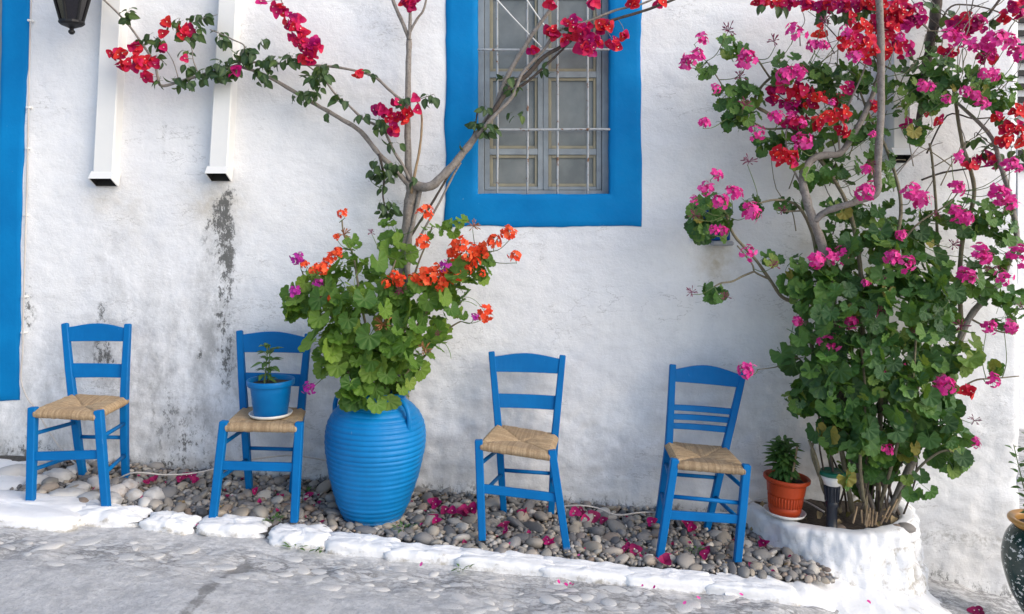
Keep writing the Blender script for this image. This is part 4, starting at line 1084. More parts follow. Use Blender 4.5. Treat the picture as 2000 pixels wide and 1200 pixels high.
def blob_leaves(pl, blobs, meshes, d0, dr, smin, smax, out=.8, view=.75, up=.55, spread=.45, hollow=.25, stems=True):
    for b in blobs:
        px, py, rx, ry, n = b[:5]; d = b[5] if len(b) > 5 else d0; drr = b[6] if len(b) > 6 else dr; sc = b[7] if len(b) > 7 else 1
        for _ in range(n):
            while True:
                q = Vector((random.uniform(-1, 1), random.uniform(-1, 1), random.uniform(-1, 1)))
                if hollow < q.length < 1: break
            dd = min(4.54, d+q.y*drr); pos = P(px+q.x*rx, py-q.z*ry, dd)
            nrm = (Vector((q.x, q.y, q.z))*out+Vector((0, -view, up))+Vector((random.gauss(0, 1), random.gauss(0, 1), random.gauss(0, 1)))*spread).normalized()
            tip = Vector((q.x*.8+random.gauss(0, .5), -.3, -.8+random.gauss(0, .4)))
            s = random.uniform(smin, smax)*sc
            pl.leaf(frame_m(pos, nrm, tip, s), meshes, s)
HEADN = 0
def heads(pl, lst, kind, d0, jd=.05, label=None):
    for h in lst:
        px, py, dia = h[:3]; d = (h[3] if len(h) > 3 else d0)+random.uniform(-jd, jd)
        pos = P(px, py, d); s = 1.02*dia*random.uniform(.85, 1.1)*d/FPX/.108
        nrm = Vector((random.gauss(0, .35), -.75, random.gauss(.55, .25))).normalized()
        Mx = frame_m(pos, nrm, Vector((random.gauss(0, 1), 0, 1)), s)
        o = link('flower_head', random.choice(FH[kind]), pl.t, Mx)
        if label: o['label'] = label
        pl.twig(pos-nrm*.045*s, .0021, 'stalk', 'stalk', .30, .05)
def bracts(pl, lst, d0, dz=.05, size=.030, kinds=('bract',)):
    for c in lst:
        px, py, rx, ry, n = c[:5]; d = c[5] if len(c) > 5 else d0; ks = c[6] if len(c) > 6 else kinds
        ctr = P(px, py, d)
        if n > 1 or True: pl.twig(ctr, .0017, 'bark', 'twig', .5, .0)
        for i in range(n):
            a = i*2.39996+random.uniform(-.4, .4); rr = math.sqrt((i+.5)/n)
            pos = P(px+rx*rr*math.cos(a), py+ry*rr*math.sin(a), min(4.53, d-dz*(1-rr)*.8+random.uniform(-dz, dz)*.5))
            nrm = (Vector((math.cos(a)*rr*.8, -.9, -math.sin(a)*rr*.8))+Vector((random.gauss(0, .4), random.gauss(0, .3), random.gauss(0, .4)))).normalized()
            s = size*random.uniform(.8, 1.2)
            link('flower', random.choice(BF[random.choice(ks)]), pl.t, frame_m(pos-nrm*s*.5, nrm, Vector((random.gauss(0, 1), 0, random.gauss(0, 1))), s))

# ------------------------------------------------------------------ bougainvillea trained across the wall and window
va = Plant('bougainvillea', 'grey stemmed bougainvillea rising behind the blue jar and trained across wall and window', 'climbing plant', P(792, 940, 4.52))
B = va.branch
B([(770, 960, 4.48), (786, 800, 4.48), (785, 640, 4.49), (790, 520, 4.5), (797, 440, 4.5), (803, 385, 4.5), (812, 362, 4.5)], .036, .033, 'trunk', 'bark', 10, .35)
B([(800, 560, 4.46), (793, 500, 4.46), (806, 440, 4.47), (816, 395, 4.48), (822, 362, 4.48)], .013, .012, 'branch', 'bark')
B([(803, 400, 4.49), (798, 330, 4.5), (796, 250, 4.5), (797, 160, 4.5), (799, 76, 4.5)], .022, .015, 'branch', 'bark', 8)
B([(799, 78, 4.5), (785, 42, 4.5), (770, 8, 4.5), (755, -40, 4.5)], .012, .010, 'branch', 'bark')
B([(799, 78, 4.49), (801, 40, 4.49), (800, -30, 4.49)], .011, .008, 'branch', 'bark')
B([(801, 62, 4.49), (815, 37, 4.48), (828, 18, 4.48), (836, -20, 4.48)], .008, .006, 'branch', 'bark')
B([(803, 378, 4.47), (812, 330, 4.46), (820, 290, 4.46), (824, 235, 4.46), (818, 205, 4.47), (806, 188, 4.48)], .009, .004, 'branch', 'stick')
B([(812, 362, 4.47), (830, 366, 4.44), (850, 358, 4.43), (880, 328, 4.43), (905, 298, 4.44), (928, 268, 4.45), (950, 238, 4.46), (968, 212, 4.46), (982, 172, 4.46), (1000, 132, 4.46), (1022, 96, 4.46), (1044, 60, 4.46), (1074, 20, 4.46), (1105, -30, 4.46)], .027, .009, 'branch', 'bark', 9)
B([(950, 240, 4.44), (968, 212, 4.43), (995, 172, 4.43), (1028, 148, 4.43), (1062, 112, 4.43), (1108, 84, 4.43), (1140, 60, 4.43), (1196, 40, 4.43), (1256, 22, 4.42), (1310, 2, 4.42), (1340, -10, 4.42)], .016, .006, 'branch', 'bark_dark', 8)
B([(930, 268, 4.43), (960, 232, 4.42), (1000, 190, 4.42), (1020, 144, 4.42), (1060, 100, 4.42), (1092, 60, 4.42), (1148, 42, 4.42), (1204, 20, 4.42), (1254, 8, 4.42), (1300, -14, 4.42)], .012, .005, 'branch', 'bark')
B([(950, 236, 4.45), (985, 190, 4.45), (1030, 160, 4.45), (1085, 110, 4.45), (1120, 75, 4.44)], .011, .005, 'branch', 'bark_dark')
B([(780, 500, 4.47), (812, 446, 4.47), (842, 400, 4.46), (872, 350, 4.45), (905, 300, 4.46), (925, 262, 4.47), (932, 220, 4.5)], .008, .005, 'branch', 'bark_dark')
B([(797, 510, 4.45), (826, 452, 4.45), (855, 402, 4.45), (884, 345, 4.45), (900, 318, 4.45)], .007, .006, 'branch', 'bark')
B([(806, 372, 4.48), (775, 335, 4.48), (740, 301, 4.48), (705, 258, 4.48), (662, 230, 4.48), (602, 196, 4.48), (537, 157, 4.47), (500, 140, 4.46), (464, 129, 4.45)], .017, .008, 'branch', 'bark', 8)
B([(797, 205, 4.48), (774, 188, 4.47), (752, 168, 4.47), (731, 150, 4.47), (688, 137, 4.47), (636, 129, 4.46), (555, 125, 4.46), (500, 122, 4.45), (462, 122, 4.44)], .009, .006, 'branch', 'bark', 7)
B([(800, 352, 4.47), (785, 320, 4.47), (770, 297, 4.47), (748, 254, 4.46), (709, 232, 4.46), (680, 205, 4.46), (660, 190, 4.46), (640, 165, 4.46), (623, 146, 4.46), (600, 128, 4.46)], .010, .004, 'branch', 'bark')
B([(470, 126, 4.44), (430, 138, 4.43), (390, 148, 4.43), (350, 160, 4.43), (316, 168, 4.43), (308, 150, 4.42), (300, 120, 4.42), (275, 82, 4.43), (252, 50, 4.44), (236, 32, 4.45), (205, 2, 4.46), (180, -20, 4.46)], .010, .005, 'branch', 'bark')
B([(462, 122, 4.44), (478, 92, 4.43), (455, 78, 4.42), (430, 66, 4.42), (410, 58, 4.42)], .005, .003, 'branch', 'bark')
B([(390, 148, 4.43), (378, 120, 4.42), (372, 88, 4.42), (345, 62, 4.42), (352, 35, 4.42)], .004, .002, 'branch', 'bark')
B([(372, 85, 4.42), (392, 40, 4.42), (425, 29, 4.42)], .003, .002, 'branch', 'bark')
B([(350, 160, 4.43), (338, 120, 4.42), (318, 90, 4.42), (300, 72, 4.42)], .003, .002, 'branch', 'bark')
B([(740, 301, 4.46), (750, 345, 4.46), (748, 385, 4.46), (757, 420, 4.46)], .008, .004, 'branch', 'bark_dark')
B([(774, 188, 4.47), (800, 200, 4.46), (825, 192, 4.45), (848, 184, 4.45)], .004, .002, 'branch', 'bark')
B([(605, 122, 4.45), (600, 92, 4.43), (585, 60, 4.42), (560, 25, 4.41), (545, -10, 4.4)], .005, .003, 'branch', 'bark')
bl = [(440, 132, 32, 20, 34), (405, 146, 40, 14, 24), (345, 160, 42, 11, 20), (475, 115, 30, 12, 12), (520, 117, 26, 10, 12), (560, 118, 25, 10, 14), (622, 152, 24, 26, 26), (595, 184, 30, 14, 20), (512, 146, 24, 16, 16), (665, 192, 18, 9, 8), (635, 225, 9, 9, 3),
      (712, 226, 12, 6, 4), (748, 243, 20, 14, 14), (768, 283, 16, 7, 5), (746, 332, 26, 24, 34), (776, 320, 12, 10, 4), (755, 403, 22, 14, 20), (300, 80, 26, 16, 12), (360, 60, 36, 26, 22), (402, 32, 26, 4, 8), (432, 70, 26, 14, 12), (485, 100, 30, 12, 14), (516, 80, 9, 8, 5), (248, 28, 14, 14, 9),
      (838, 190, 14, 8, 7), (720, 146, 10, 8, 5), (950, 252, 22, 14, 16), (946, 212, 10, 8, 4), (990, 155, 12, 8, 6), (1010, 225, 18, 12, 5), (935, 240, 14, 8, 5), (1000, 170, 14, 8, 5), (1100, 60, 30, 10, 8), (1065, 130, 30, 14, 4), (808, 352, 10, 6, 2), (572, 108, 14, 8, 5), (640, 128, 26, 8, 5), (310, 118, 14, 20, 5), (365, 120, 16, 26, 8), (792, 195, 14, 6, 5), (905, 284, 12, 5, 3), (750, 372, 7, 14, 5)]
blob_leaves(va, [(*b, 4.42, .05) for b in bl], BL, 4.42, .05, .040, .066, .7, .7, .3, .6, .0)
mg = ('bract', 'bract_mag', 'bract'); rd = ('bract_red', 'bract')
bracts(va, [(226, 106, 14, 12, 6, 4.4, rd), (262, 90, 12, 10, 4, 4.4, rd), (240, 128, 14, 10, 5, 4.4, rd), (268, 122, 28, 14, 10, 4.4, rd), (288, 150, 14, 10, 5, 4.4, ('bract',)), (300, 118, 10, 10, 4, 4.4, ('bract',)), (322, 43, 9, 7, 3, 4.4, rd), (358, 62, 14, 17, 6, 4.38, ('bract', 'bract_red')), (314, 66, 5, 6, 1, 4.4, rd), (317, 92, 6, 7, 2, 4.4, rd), (357, 113, 6, 4, 1, 4.4, rd),
            (505, 2, 7, 4, 1, 4.4, mg), (545, 18, 14, 14, 5, 4.38, mg), (570, 42, 20, 16, 8, 4.37, mg), (586, 72, 22, 18, 12, 4.36, mg), (606, 92, 22, 20, 15, 4.36, mg), (600, 114, 16, 10, 6, 4.38, mg), (700, 144, 7, 7, 2, 4.42, rd), (457, 137, 10, 7, 3, 4.4, ('bract_mag',)),
            (742, 215, 14, 8, 5, 4.4, mg), (762, 228, 14, 12, 5, 4.4, mg), (790, 225, 18, 13, 7, 4.4, rd), (767, 252, 14, 9, 4, 4.4, mg), (774, 198, 8, 9, 2, 4.4, rd), (808, 193, 6, 6, 1, 4.4, rd), (812, 214, 6, 6, 1, 4.4, rd), (800, 7, 20, 12, 8, 4.42, mg),
            (1040, 97, 8, 6, 2, 4.38, mg), (1076, 5, 12, 10, 4, 4.38, mg), (1080, 62, 15, 9, 5, 4.38, rd), (1116, 44, 16, 12, 6, 4.36, mg), (1140, 62, 22, 18, 10, 4.35, mg), (1150, 86, 28, 20, 15, 4.34, mg), (1182, 50, 17, 13, 7, 4.36, rd), (1200, 84, 13, 15, 5, 4.37, rd), (1219, 67, 7, 7, 2, 4.38, rd), (1105, 78, 8, 9, 3, 4.38, mg), (1235, 4, 12, 9, 4, 4.38, rd), (1160, 6, 14, 6, 3, 4.4, mg), (1290, 4, 12, 5, 2, 4.4, rd)],
       4.4, .04, .033)
va.finish()

# ------------------------------------------------------------------ geranium in the jar
ja = Plant('jar_geranium', 'bright green geranium with orange red flower heads growing from the blue jar', 'geranium', (jar_b.x, jar_b.y, jar_z+.66))
B = ja.branch; jb = (742, 790, 4.22)
for pts in ([jb, (735, 720, 4.2), (715, 640, 4.15), (700, 560, 4.15), (690, 500, 4.2), (672, 460, 4.25), (668, 430, 4.25)], [jb, (720, 730, 4.2), (680, 660, 4.15), (640, 610, 4.18), (605, 570, 4.2), (590, 530, 4.2)], [jb, (750, 700, 4.18), (752, 620, 4.12), (760, 550, 4.12), (775, 500, 4.2), (780, 460, 4.25)],
            [jb, (765, 720, 4.2), (800, 660, 4.15), (840, 600, 4.15), (880, 560, 4.2), (910, 520, 4.25), (935, 490, 4.25)], [jb, (780, 740, 4.2), (825, 700, 4.18), (852, 670, 4.18), (880, 640, 4.2), (900, 628, 4.2)], [jb, (752, 690, 4.25), (790, 600, 4.3), (815, 520, 4.32), (835, 470, 4.34), (845, 440, 4.35)],
            [jb, (770, 700, 4.25), (830, 590, 4.3), (870, 520, 4.32), (888, 470, 4.33), (892, 440, 4.33)], [jb, (710, 740, 4.18), (660, 720, 4.12), (620, 690, 4.12)]):
    B(pts, .009, .004, 'branch', 'stem', 6)
jl = [(720, 560, 92, 60, 44), (650, 590, 66, 58, 30), (765, 640, 80, 70, 42), (695, 690, 86, 60, 46), (735, 735, 74, 50, 36), (840, 590, 56, 60, 26), (870, 555, 46, 40, 12), (682, 500, 22, 40, 12, 4.2, .06, .7), (915, 515, 46, 36, 20, 4.22, .1, .75), (592, 600, 28, 34, 9), (640, 690, 34, 34, 10), (795, 700, 50, 50, 18), (858, 665, 25, 30, 5),
      (782, 490, 40, 30, 12, 4.25, .1, .8), (840, 452, 20, 14, 6, 4.3, .05, .6), (889, 440, 20, 18, 8, 4.3, .05, .6), (762, 450, 14, 24, 6, 4.3, .05, .8), (720, 780, 50, 16, 8, 4.05, .08), (620, 560, 34, 24, 8), (690, 760, 36, 22, 7, 4.02, .05), (590, 585, 34, 44, 12, 4.15, .1), (575, 610, 18, 16, 4, 4.12, .05), (885, 600, 32, 44, 10, 4.2, .1), (940, 515, 30, 24, 10, 4.22, .08, .75), (650, 640, 60, 50, 14, 3.99, .07), (770, 690, 50, 50, 14, 4.0, .08), (700, 620, 60, 50, 16, 3.98, .08)]
blob_leaves(ja, jl, GJ, 4.14, .17, .028, .070, .7, .7, .5, .58, .3)
heads(ja, [(669, 419, 26), (657, 463, 18), (650, 504, 28), (628, 524, 34), (596, 517, 22), (830, 419, 42), (826, 475, 42), (898, 480, 38), (925, 489, 40), (964, 477, 42), (994, 458, 38), (1006, 504, 34), (833, 542, 48), (872, 548, 38), (784, 549, 30), (808, 544, 26), (948, 614, 42), (914, 527, 26), (941, 534, 22), (642, 578, 40), (752, 555, 24), (610, 528, 22), (910, 500, 30), (860, 560, 24), (884, 496, 34), (940, 492, 30), (848, 530, 34), (815, 548, 30), (770, 540, 26), (640, 512, 30), (660, 494, 24), (896, 540, 28), (930, 512, 26)], 'orange', 4.08, .04)
heads(ja, [(582, 506, 28), (577, 573, 26), (621, 557, 28), (625, 590, 20), (870, 521, 24), (928, 620, 20), (603, 759, 32)], 'violet', 4.08, .03, 'violet pink flower head')
heads(ja, [(747, 634, 46, 3.98), (830, 682, 34, 4.0), (925, 440, 30), (672, 458, 28)], 'brown', 4.02, .02, 'spent brown flower head')
heads(ja, [(784, 568, 30), (856, 653, 16), (725, 455, 18)], 'maroon', 4.02, .02, 'dark spent flower head')
ja.finish()

# ------------------------------------------------------------------ bougainvillea at the right, over the planter
vb = Plant('bougainvillea', 'bougainvillea with thick grey trunk and crimson flowers above the planter', 'climbing plant', P(1690, 990, 4.3))
B = vb.branch
B([(1700, 995, 4.3), (1668, 900, 4.3), (1644, 780, 4.28), (1628, 640, 4.24), (1618, 540, 4.2), (1602, 470, 4.18), (1588, 430, 4.17), (1575, 390, 4.17), (1568, 350, 4.18), (1580, 318, 4.2), (1604, 304, 4.2), (1640, 300, 4.2), (1664, 268, 4.2), (1690, 220, 4.2), (1712, 165, 4.22), (1730, 90, 4.24), (1748, -20, 4.26)], .030, .012, 'trunk', 'bark', 10, .3)
B([(1592, 432, 4.16), (1612, 414, 4.13), (1648, 402, 4.1), (1690, 388, 4.08), (1713, 374, 4.06), (1714, 330, 4.05), (1720, 230, 4.05), (1721, 130, 4.05), (1718, 20, 4.05), (1712, -60, 4.05)], .017, .019, 'trunk', 'bark', 10, .25)
B([(1832, -30, 4.5), (1826, 40, 4.5), (1816, 90, 4.5), (1806, 150, 4.5), (1800, 200, 4.48), (1790, 260, 4.45)], .034, .014, 'branch', 'bark_dark', 8, .4)
B([(1815, 120, 4.46), (1770, 140, 4.42), (1730, 130, 4.35), (1700, 100, 4.3)], .008, .004, 'branch', 'bark_dark')
B([(1815, 100, 4.46), (1850, 20, 4.45), (1890, 10, 4.44), (1945, 22, 4.43), (1990, 45, 4.42)], .006, .003, 'branch', 'bark_dark')
B([(1930, 30, 4.42), (1960, -10, 4.42), (1980, -30, 4.42)], .008, .006, 'branch', 'bark_dark')
B([(1480, -4, 4.4), (1560, -8, 4.35), (1640, -6, 4.3), (1720, 20, 4.22), (1790, 40, 4.24), (1815, 60, 4.4)], .008, .006, 'branch', 'bark')
B([(1810, 300, 4.45), (1850, 226, 4.44), (1900, 232, 4.43), (1935, 230, 4.42)], .005, .004, 'branch', 'bark_dark')
B([(1800, 352, 4.44), (1840, 338, 4.43), (1890, 330, 4.42), (1950, 322, 4.4)], .006, .004, 'branch', 'bark_dark')
B([(1900, 330, 4.4), (1930, 285, 4.38), (1975, 262, 4.36), (2010, 250, 4.35)], .004, .003, 'branch', 'bark_dark')
B([(1575, 380, 4.2), (1545, 320, 4.2), (1535, 260, 4.22), (1560, 200, 4.25), (1600, 170, 4.25)], .006, .003, 'branch', 'bark')
B([(1640, 300, 4.2), (1640, 250, 4.18), (1660, 200, 4.15), (1690, 130, 4.12), (1700, 70, 4.1)], .006, .004, 'branch', 'bark')
R = random.Random(3)
for k in range(70):
    x, y = R.uniform(1540, 1970), R.uniform(30, 470); a = R.uniform(-2.6, -.5); L = R.uniform(60, 150); d = R.uniform(4.2, 4.45)
    pts = [(x, y, d), (x+L*.35*math.cos(a)+R.uniform(-10, 10), y+L*.35*math.sin(a), d-.02), (x+L*.7*math.cos(a)+R.uniform(-14, 14), y+L*.7*math.sin(a)+R.uniform(-10, 10), d), (x+L*math.cos(a), y+L*math.sin(a)+R.uniform(-20, 30), d)]
    B(pts, .0035, .0018, 'twig', R.choice(['bark', 'bark_dark', 'stem']), 5, .1, 3)
mz = ('bract', 'bract_mag'); rr_ = ('bract_red', 'bract_red', 'bract')
bracts(vb, [(1486, 4, 14, 6, 5, 4.35, rr_), (1514, 5, 14, 7, 5, 4.34, rr_), (1545, 6, 18, 10, 8, 4.32, mz), (1580, 8, 18, 10, 9, 4.32, mz), (1612, 10, 22, 14, 12, 4.28, mz), (1645, 10, 22, 14, 13, 4.24, mz), (1680, 8, 26, 12, 12, 4.18, mz), (1705, 5, 26, 10, 10, 4.14, rr_), (1760, 20, 30, 20, 16, 4.16, rr_), (1790, 30, 24, 22, 12, 4.2, mz), (1735, 40, 26, 26, 14, 4.16, rr_),
            (1666, 40, 12, 12, 3, 4.1, rr_), (1690, 52, 18, 15, 6, 4.08, rr_), (1712, 48, 14, 14, 4, 4.1, rr_), (1770, 50, 18, 12, 6, 4.15, ('bract_mag',)), (1665, 85, 24, 22, 11, 4.02, ('bract', 'bract_red')), (1695, 95, 22, 26, 12, 4.02, rr_), (1650, 72, 14, 12, 4, 4.06, rr_), (1740, 60, 14, 22, 6, 4.1, rr_),
            (1868, 52, 20, 14, 8, 4.3, mz), (1888, 42, 22, 14, 8, 4.3, mz), (1915, 46, 18, 16, 8, 4.28, mz), (1875, 66, 24, 10, 8, 4.3, mz), (1962, 32, 11, 10, 4, 4.3, rr_), (1985, 14, 16, 14, 7, 4.28, mz), (1995, 30, 10, 8, 3, 4.28, mz),
            (1520, 175, 16, 14, 6, 4.25, mz), (1565, 178, 26, 16, 10, 4.22, ('bract', 'bract_red')), (1548, 205, 26, 12, 8, 4.25, mz), (1580, 200, 14, 14, 4, 4.22, rr_), (1510, 190, 12, 12, 4, 4.28, mz), (1570, 275, 20, 14, 8, 4.2, mz), (1525, 305, 20, 14, 8, 4.14, rr_), (1548, 310, 14, 16, 6, 4.14, rr_), (1540, 240, 18, 12, 6, 4.25, mz),
            (1622, 228, 16, 14, 6, 4.12, rr_), (1650, 222, 14, 14, 5, 4.12, rr_), (1648, 255, 13, 14, 5, 4.1, rr_), (1598, 240, 12, 10, 4, 4.15, rr_), (1657, 170, 14, 10, 4, 4.15, mz), (1703, 208, 12, 10, 4, 4.2, rr_), (1640, 195, 14, 8, 3, 4.2, rr_),
            (1990, 216, 14, 14, 6, 4.25, rr_), (1968, 252, 15, 12, 6, 4.25, rr_), (1965, 276, 18, 10, 6, 4.25, rr_), (1990, 250, 12, 16, 5, 4.25, rr_), (1995, 275, 9, 12, 3, 4.25, rr_), (1948, 226, 12, 12, 4, 4.28, rr_), (1900, 322, 16, 16, 6, 4.36, ('bract',)), (1930, 308, 14, 12, 5, 4.34, mz), (1893, 766, 14, 12, 5, 4.1, rr_), (1940, 318, 14, 12, 4, 4.34, mz), (1770, 240, 10, 10, 2, 4.3, mz), (1730, 90, 20, 30, 10, 4.12, rr_), (1765, 95, 24, 20, 8, 4.2, mz), (1600, 60, 16, 12, 4, 4.25, rr_), (1855, 100, 20, 12, 6, 4.3, mz), (1930, 110, 24, 14, 8, 4.28, mz), (1560, 235, 24, 16, 8, 4.2, mz), (1600, 190, 18, 14, 6, 4.18, rr_), (1815, 215, 14, 8, 3, 4.3, rr_), (1835, 232, 8, 8, 2, 4.3, rr_)],
       4.25, .06, .029)
bl = [(1645, 30, 26, 10, 8), (1700, 25, 24, 16, 14, 4.14), (1510, 12, 26, 6, 5), (1608, 32, 7, 16, 3), (1810, 10, 20, 10, 6, 4.4), (1965, 236, 22, 12, 10, 4.3), (1990, 300, 14, 14, 6, 4.3), (1915, 275, 24, 12, 8, 4.4), (1905, 300, 20, 14, 6, 4.38), (1555, 195, 30, 20, 8, 4.28), (1640, 210, 34, 20, 8, 4.2), (1520, 290, 20, 16, 5, 4.2), (1600, 30, 40, 10, 6, 4.3), (1870, 30, 40, 14, 6, 4.4), (1940, 300, 20, 20, 6, 4.36), (1945, 30, 18, 12, 5, 4.35), (1820, 90, 20, 30, 8, 4.45), (1780, 110, 30, 30, 8, 4.4)]
blob_leaves(vb, [(*b[:5], b[5] if len(b) > 5 else 4.3, .06) for b in bl], BL, 4.3, .06, .042, .068, .7, .7, .3, .6, .0)
vb.finish()

# ------------------------------------------------------------------ climbing geranium in the planter
ga = Plant('planter_geranium', 'tall climbing geranium with magenta pink flower heads filling the white planter', 'geranium', P(1690, 1000, 4.32))
B = ga.branch
gb = [(x, 1000, d) for x, d in ((1640, 4.35), (1665, 4.28), (1690, 4.22), (1715, 4.3), (1740, 4.25), (1760, 4.35))]
for pts, r0, r1 in (
    ([gb[4], (1790, 880, 4.3), (1830, 760, 4.32), (1868, 680, 4.34), (1893, 622, 4.34), (1922, 586, 4.34), (1955, 548, 4.32), (1972, 505, 4.3), (1986, 465, 4.3), (1976, 400, 4.3), (1966, 360, 4.3), (1952, 315, 4.3), (1940, 275, 4.32), (1920, 248, 4.34), (1885, 215, 4.36), (1856, 190, 4.38)], .022, .009),
    ([(1880, 650, 4.34), (1874, 560, 4.36), (1880, 470, 4.36), (1896, 415, 4.36), (1903, 370, 4.36), (1893, 322, 4.36), (1882, 290, 4.37), (1874, 250, 4.38), (1862, 170, 4.4)], .013, .009),
    ([gb[3], (1760, 850, 4.36), (1810, 700, 4.4), (1836, 560, 4.42), (1831, 470, 4.42), (1828, 400, 4.42), (1821, 315, 4.42), (1815, 280, 4.42)], .012, .006),
    ([gb[0], (1615, 860, 4.3), (1590, 700, 4.28), (1572, 620, 4.28), (1553, 593, 4.28), (1527, 580, 4.28), (1504, 547, 4.26), (1473, 504, 4.25), (1433, 459, 4.24), (1419, 419, 4.22)], .013, .007),
    ([(1502, 545, 4.26), (1475, 532, 4.24), (1468, 515, 4.24), (1440, 480, 4.25)], .006, .004),
    ([(1472, 531, 4.24), (1450, 540, 4.22), (1430, 550, 4.2), (1410, 553, 4.18), (1395, 560, 4.18)], .006, .004),
    ([gb[1], (1640, 860, 4.25), (1610, 700, 4.2), (1600, 560, 4.2), (1590, 470, 4.22), (1566, 412, 4.22), (1541, 394, 4.22), (1510, 391, 4.2), (1480, 398, 4.2)], .014, .005),
    ([(1566, 412, 4.22), (1535, 413, 4.2), (1515, 410, 4.2)], .005, .004),
    ([gb[2], (1690, 800, 4.2), (1685, 650, 4.15), (1680, 520, 4.18), (1655, 400, 4.22), (1600, 310, 4.25), (1545, 250, 4.28), (1500, 222, 4.3), (1475, 205, 4.3), (1480, 180, 4.3), (1504, 153, 4.3), (1527, 146, 4.3), (1560, 155, 4.28)], .014, .006),
    ([(1504, 153, 4.3), (1494, 138, 4.3), (1481, 119, 4.3), (1464, 103, 4.3), (1440, 92, 4.28)], .006, .004),
    ([(1545, 250, 4.28), (1500, 252, 4.28), (1478, 243, 4.28), (1447, 221, 4.28), (1425, 190, 4.28), (1400, 150, 4.27), (1380, 120, 4.26)], .006, .003),
    ([gb[3], (1720, 780, 4.15), (1730, 620, 4.1), (1745, 500, 4.12), (1760, 400, 4.2), (1735, 300, 4.24), (1700, 230, 4.25), (1680, 180, 4.24)], .014, .006),
    ([(1745, 500, 4.12), (1790, 440, 4.18), (1850, 400, 4.22), (1872, 375, 4.22)], .006, .003),
    ([(1893, 622, 4.34), (1930, 640, 4.3), (1965, 650, 4.28), (1990, 640, 4.26)], .006, .004),
    ([(1800, 830, 4.2), (1850, 780, 4.15), (1900, 745, 4.12), (1940, 740, 4.1), (1990, 735, 4.1)], .006, .003),
    ([gb[0], (1610, 960, 4.25), (1595, 900, 4.2), (1580, 860, 4.2)], .012, .008),
    ([(1600, 930, 4.25), (1585, 880, 4.24), (1600, 830, 4.24), (1590, 760, 4.2), (1560, 700, 4.15), (1520, 716, 4.15), (1480, 722, 4.12)], .008, .0025),
    ([gb[4], (1775, 940, 4.1), (1810, 900, 4.02), (1850, 880, 4.0), (1880, 900, 3.98)], .009, .004),
    ([gb[2], (1680, 900, 4.1), (1690, 780, 4.02), (1680, 660, 4.0)], .010, .005), ([gb[3], (1750, 880, 4.08), (1780, 760, 4.0), (1790, 640, 4.0)], .010, .005)):
    B(pts, r0, r1, 'branch', 'stem' if r0 < .02 else 'bark', 7)
R = random.Random(8)
for k in range(15):
    x = R.uniform(1620, 1770); d = R.uniform(4.15, 4.42); lean = R.uniform(-60, 70)
    B([(x, 1005, d), (x+lean*.3+R.uniform(-10, 10), 940, d-.02), (x+lean*.7+R.uniform(-20, 20), 850, d-.03), (x+lean+R.uniform(-30, 30), R.uniform(700, 780), d)], R.uniform(.005, .010), .004, 'branch', 'bark_dark', 6, .2, 3)  # dark bark on these stems paints in the shade inside the bush
dense = [(1640, 620, 92, 100, 80), (1765, 600, 105, 105, 90), (1640, 765, 84, 88, 74), (1765, 755, 92, 105, 88), (1700, 520, 110, 60, 52), (1850, 560, 66, 70, 34), (1830, 680, 56, 70, 34), (1735, 865, 76, 46, 34), (1850, 870, 38, 44, 26), (1562, 700, 38, 60, 18), (1565, 770, 36, 36, 14), (1548, 525, 42, 38, 10, 4.2, .08),
         (1680, 640, 90, 90, 34, 3.93, .07), (1760, 720, 80, 90, 34, 3.93, .07), (1640, 740, 60, 70, 22, 3.94, .06), (1810, 600, 50, 80, 16, 3.96, .06), (1830, 830, 40, 40, 12, 3.95, .06), (1870, 905, 24, 22, 10, 3.95, .05, .8), (1800, 950, 46, 34, 8, 3.98, .05, .8), (1658, 930, 10, 30, 3, 4.05, .03, .8), (1650, 850, 60, 40, 24, 4.1, .14), (1720, 900, 60, 40, 22, 4.2, .12), (1690, 820, 90, 50, 26, 4.0, .1), (1690, 930, 70, 36, 26, 4.36, .07), (1740, 910, 50, 30, 10, 4.2, .06), (1840, 800, 40, 60, 16, 4.05, .08), (1590, 560, 40, 60, 22, 4.15, .1), (1880, 690, 30, 50, 10, 4.1, .08), (1700, 470, 90, 40, 24, 4.2, .12)]
blob_leaves(ga, dense, GL, 4.16, .2, .026, .066, .7, .7, .4, .6, .35)
loose = [(1430, 92, 30, 20, 9), (1440, 195, 50, 42, 28), (1445, 235, 40, 24, 12), (1380, 140, 26, 20, 6), (1530, 125, 22, 40, 12), (1600, 150, 40, 40, 16), (1640, 160, 50, 40, 24), (1600, 250, 56, 50, 22), (1500, 285, 24, 24, 8), (1580, 330, 40, 40, 14), (1690, 260, 40, 50, 18), (1640, 330, 40, 40, 14), (1700, 430, 64, 46, 32), (1725, 330, 24, 60, 8), (1820, 180, 56, 40, 34), (1900, 165, 60, 36, 26), (1960, 185, 40, 34, 16),
         (1800, 260, 26, 22, 8), (1830, 130, 40, 30, 10), (1885, 430, 46, 44, 28), (1945, 430, 40, 46, 22), (1925, 540, 40, 56, 22), (1965, 600, 26, 50, 12), (1386, 428, 44, 48, 52), (1395, 572, 20, 16, 9), (1465, 405, 22, 20, 7), (1790, 450, 44, 44, 18), (1970, 480, 26, 40, 10), (1540, 400, 26, 20, 5), (1500, 510, 14, 14, 3), (1620, 470, 24, 30, 8), (1985, 590, 16, 40, 6), (1950, 720, 14, 12, 3), (1640, 415, 40, 30, 9), (1700, 150, 30, 40, 10), (1760, 180, 40, 50, 14), (1545, 285, 24, 24, 7)]
blob_leaves(ga, [(*b[:4], int(b[4]*1.45+1), 4.26, .12) for b in loose], GL, 4.26, .10, .026, .046, .7, .7, .4, .5, .1)
FS = 1.15
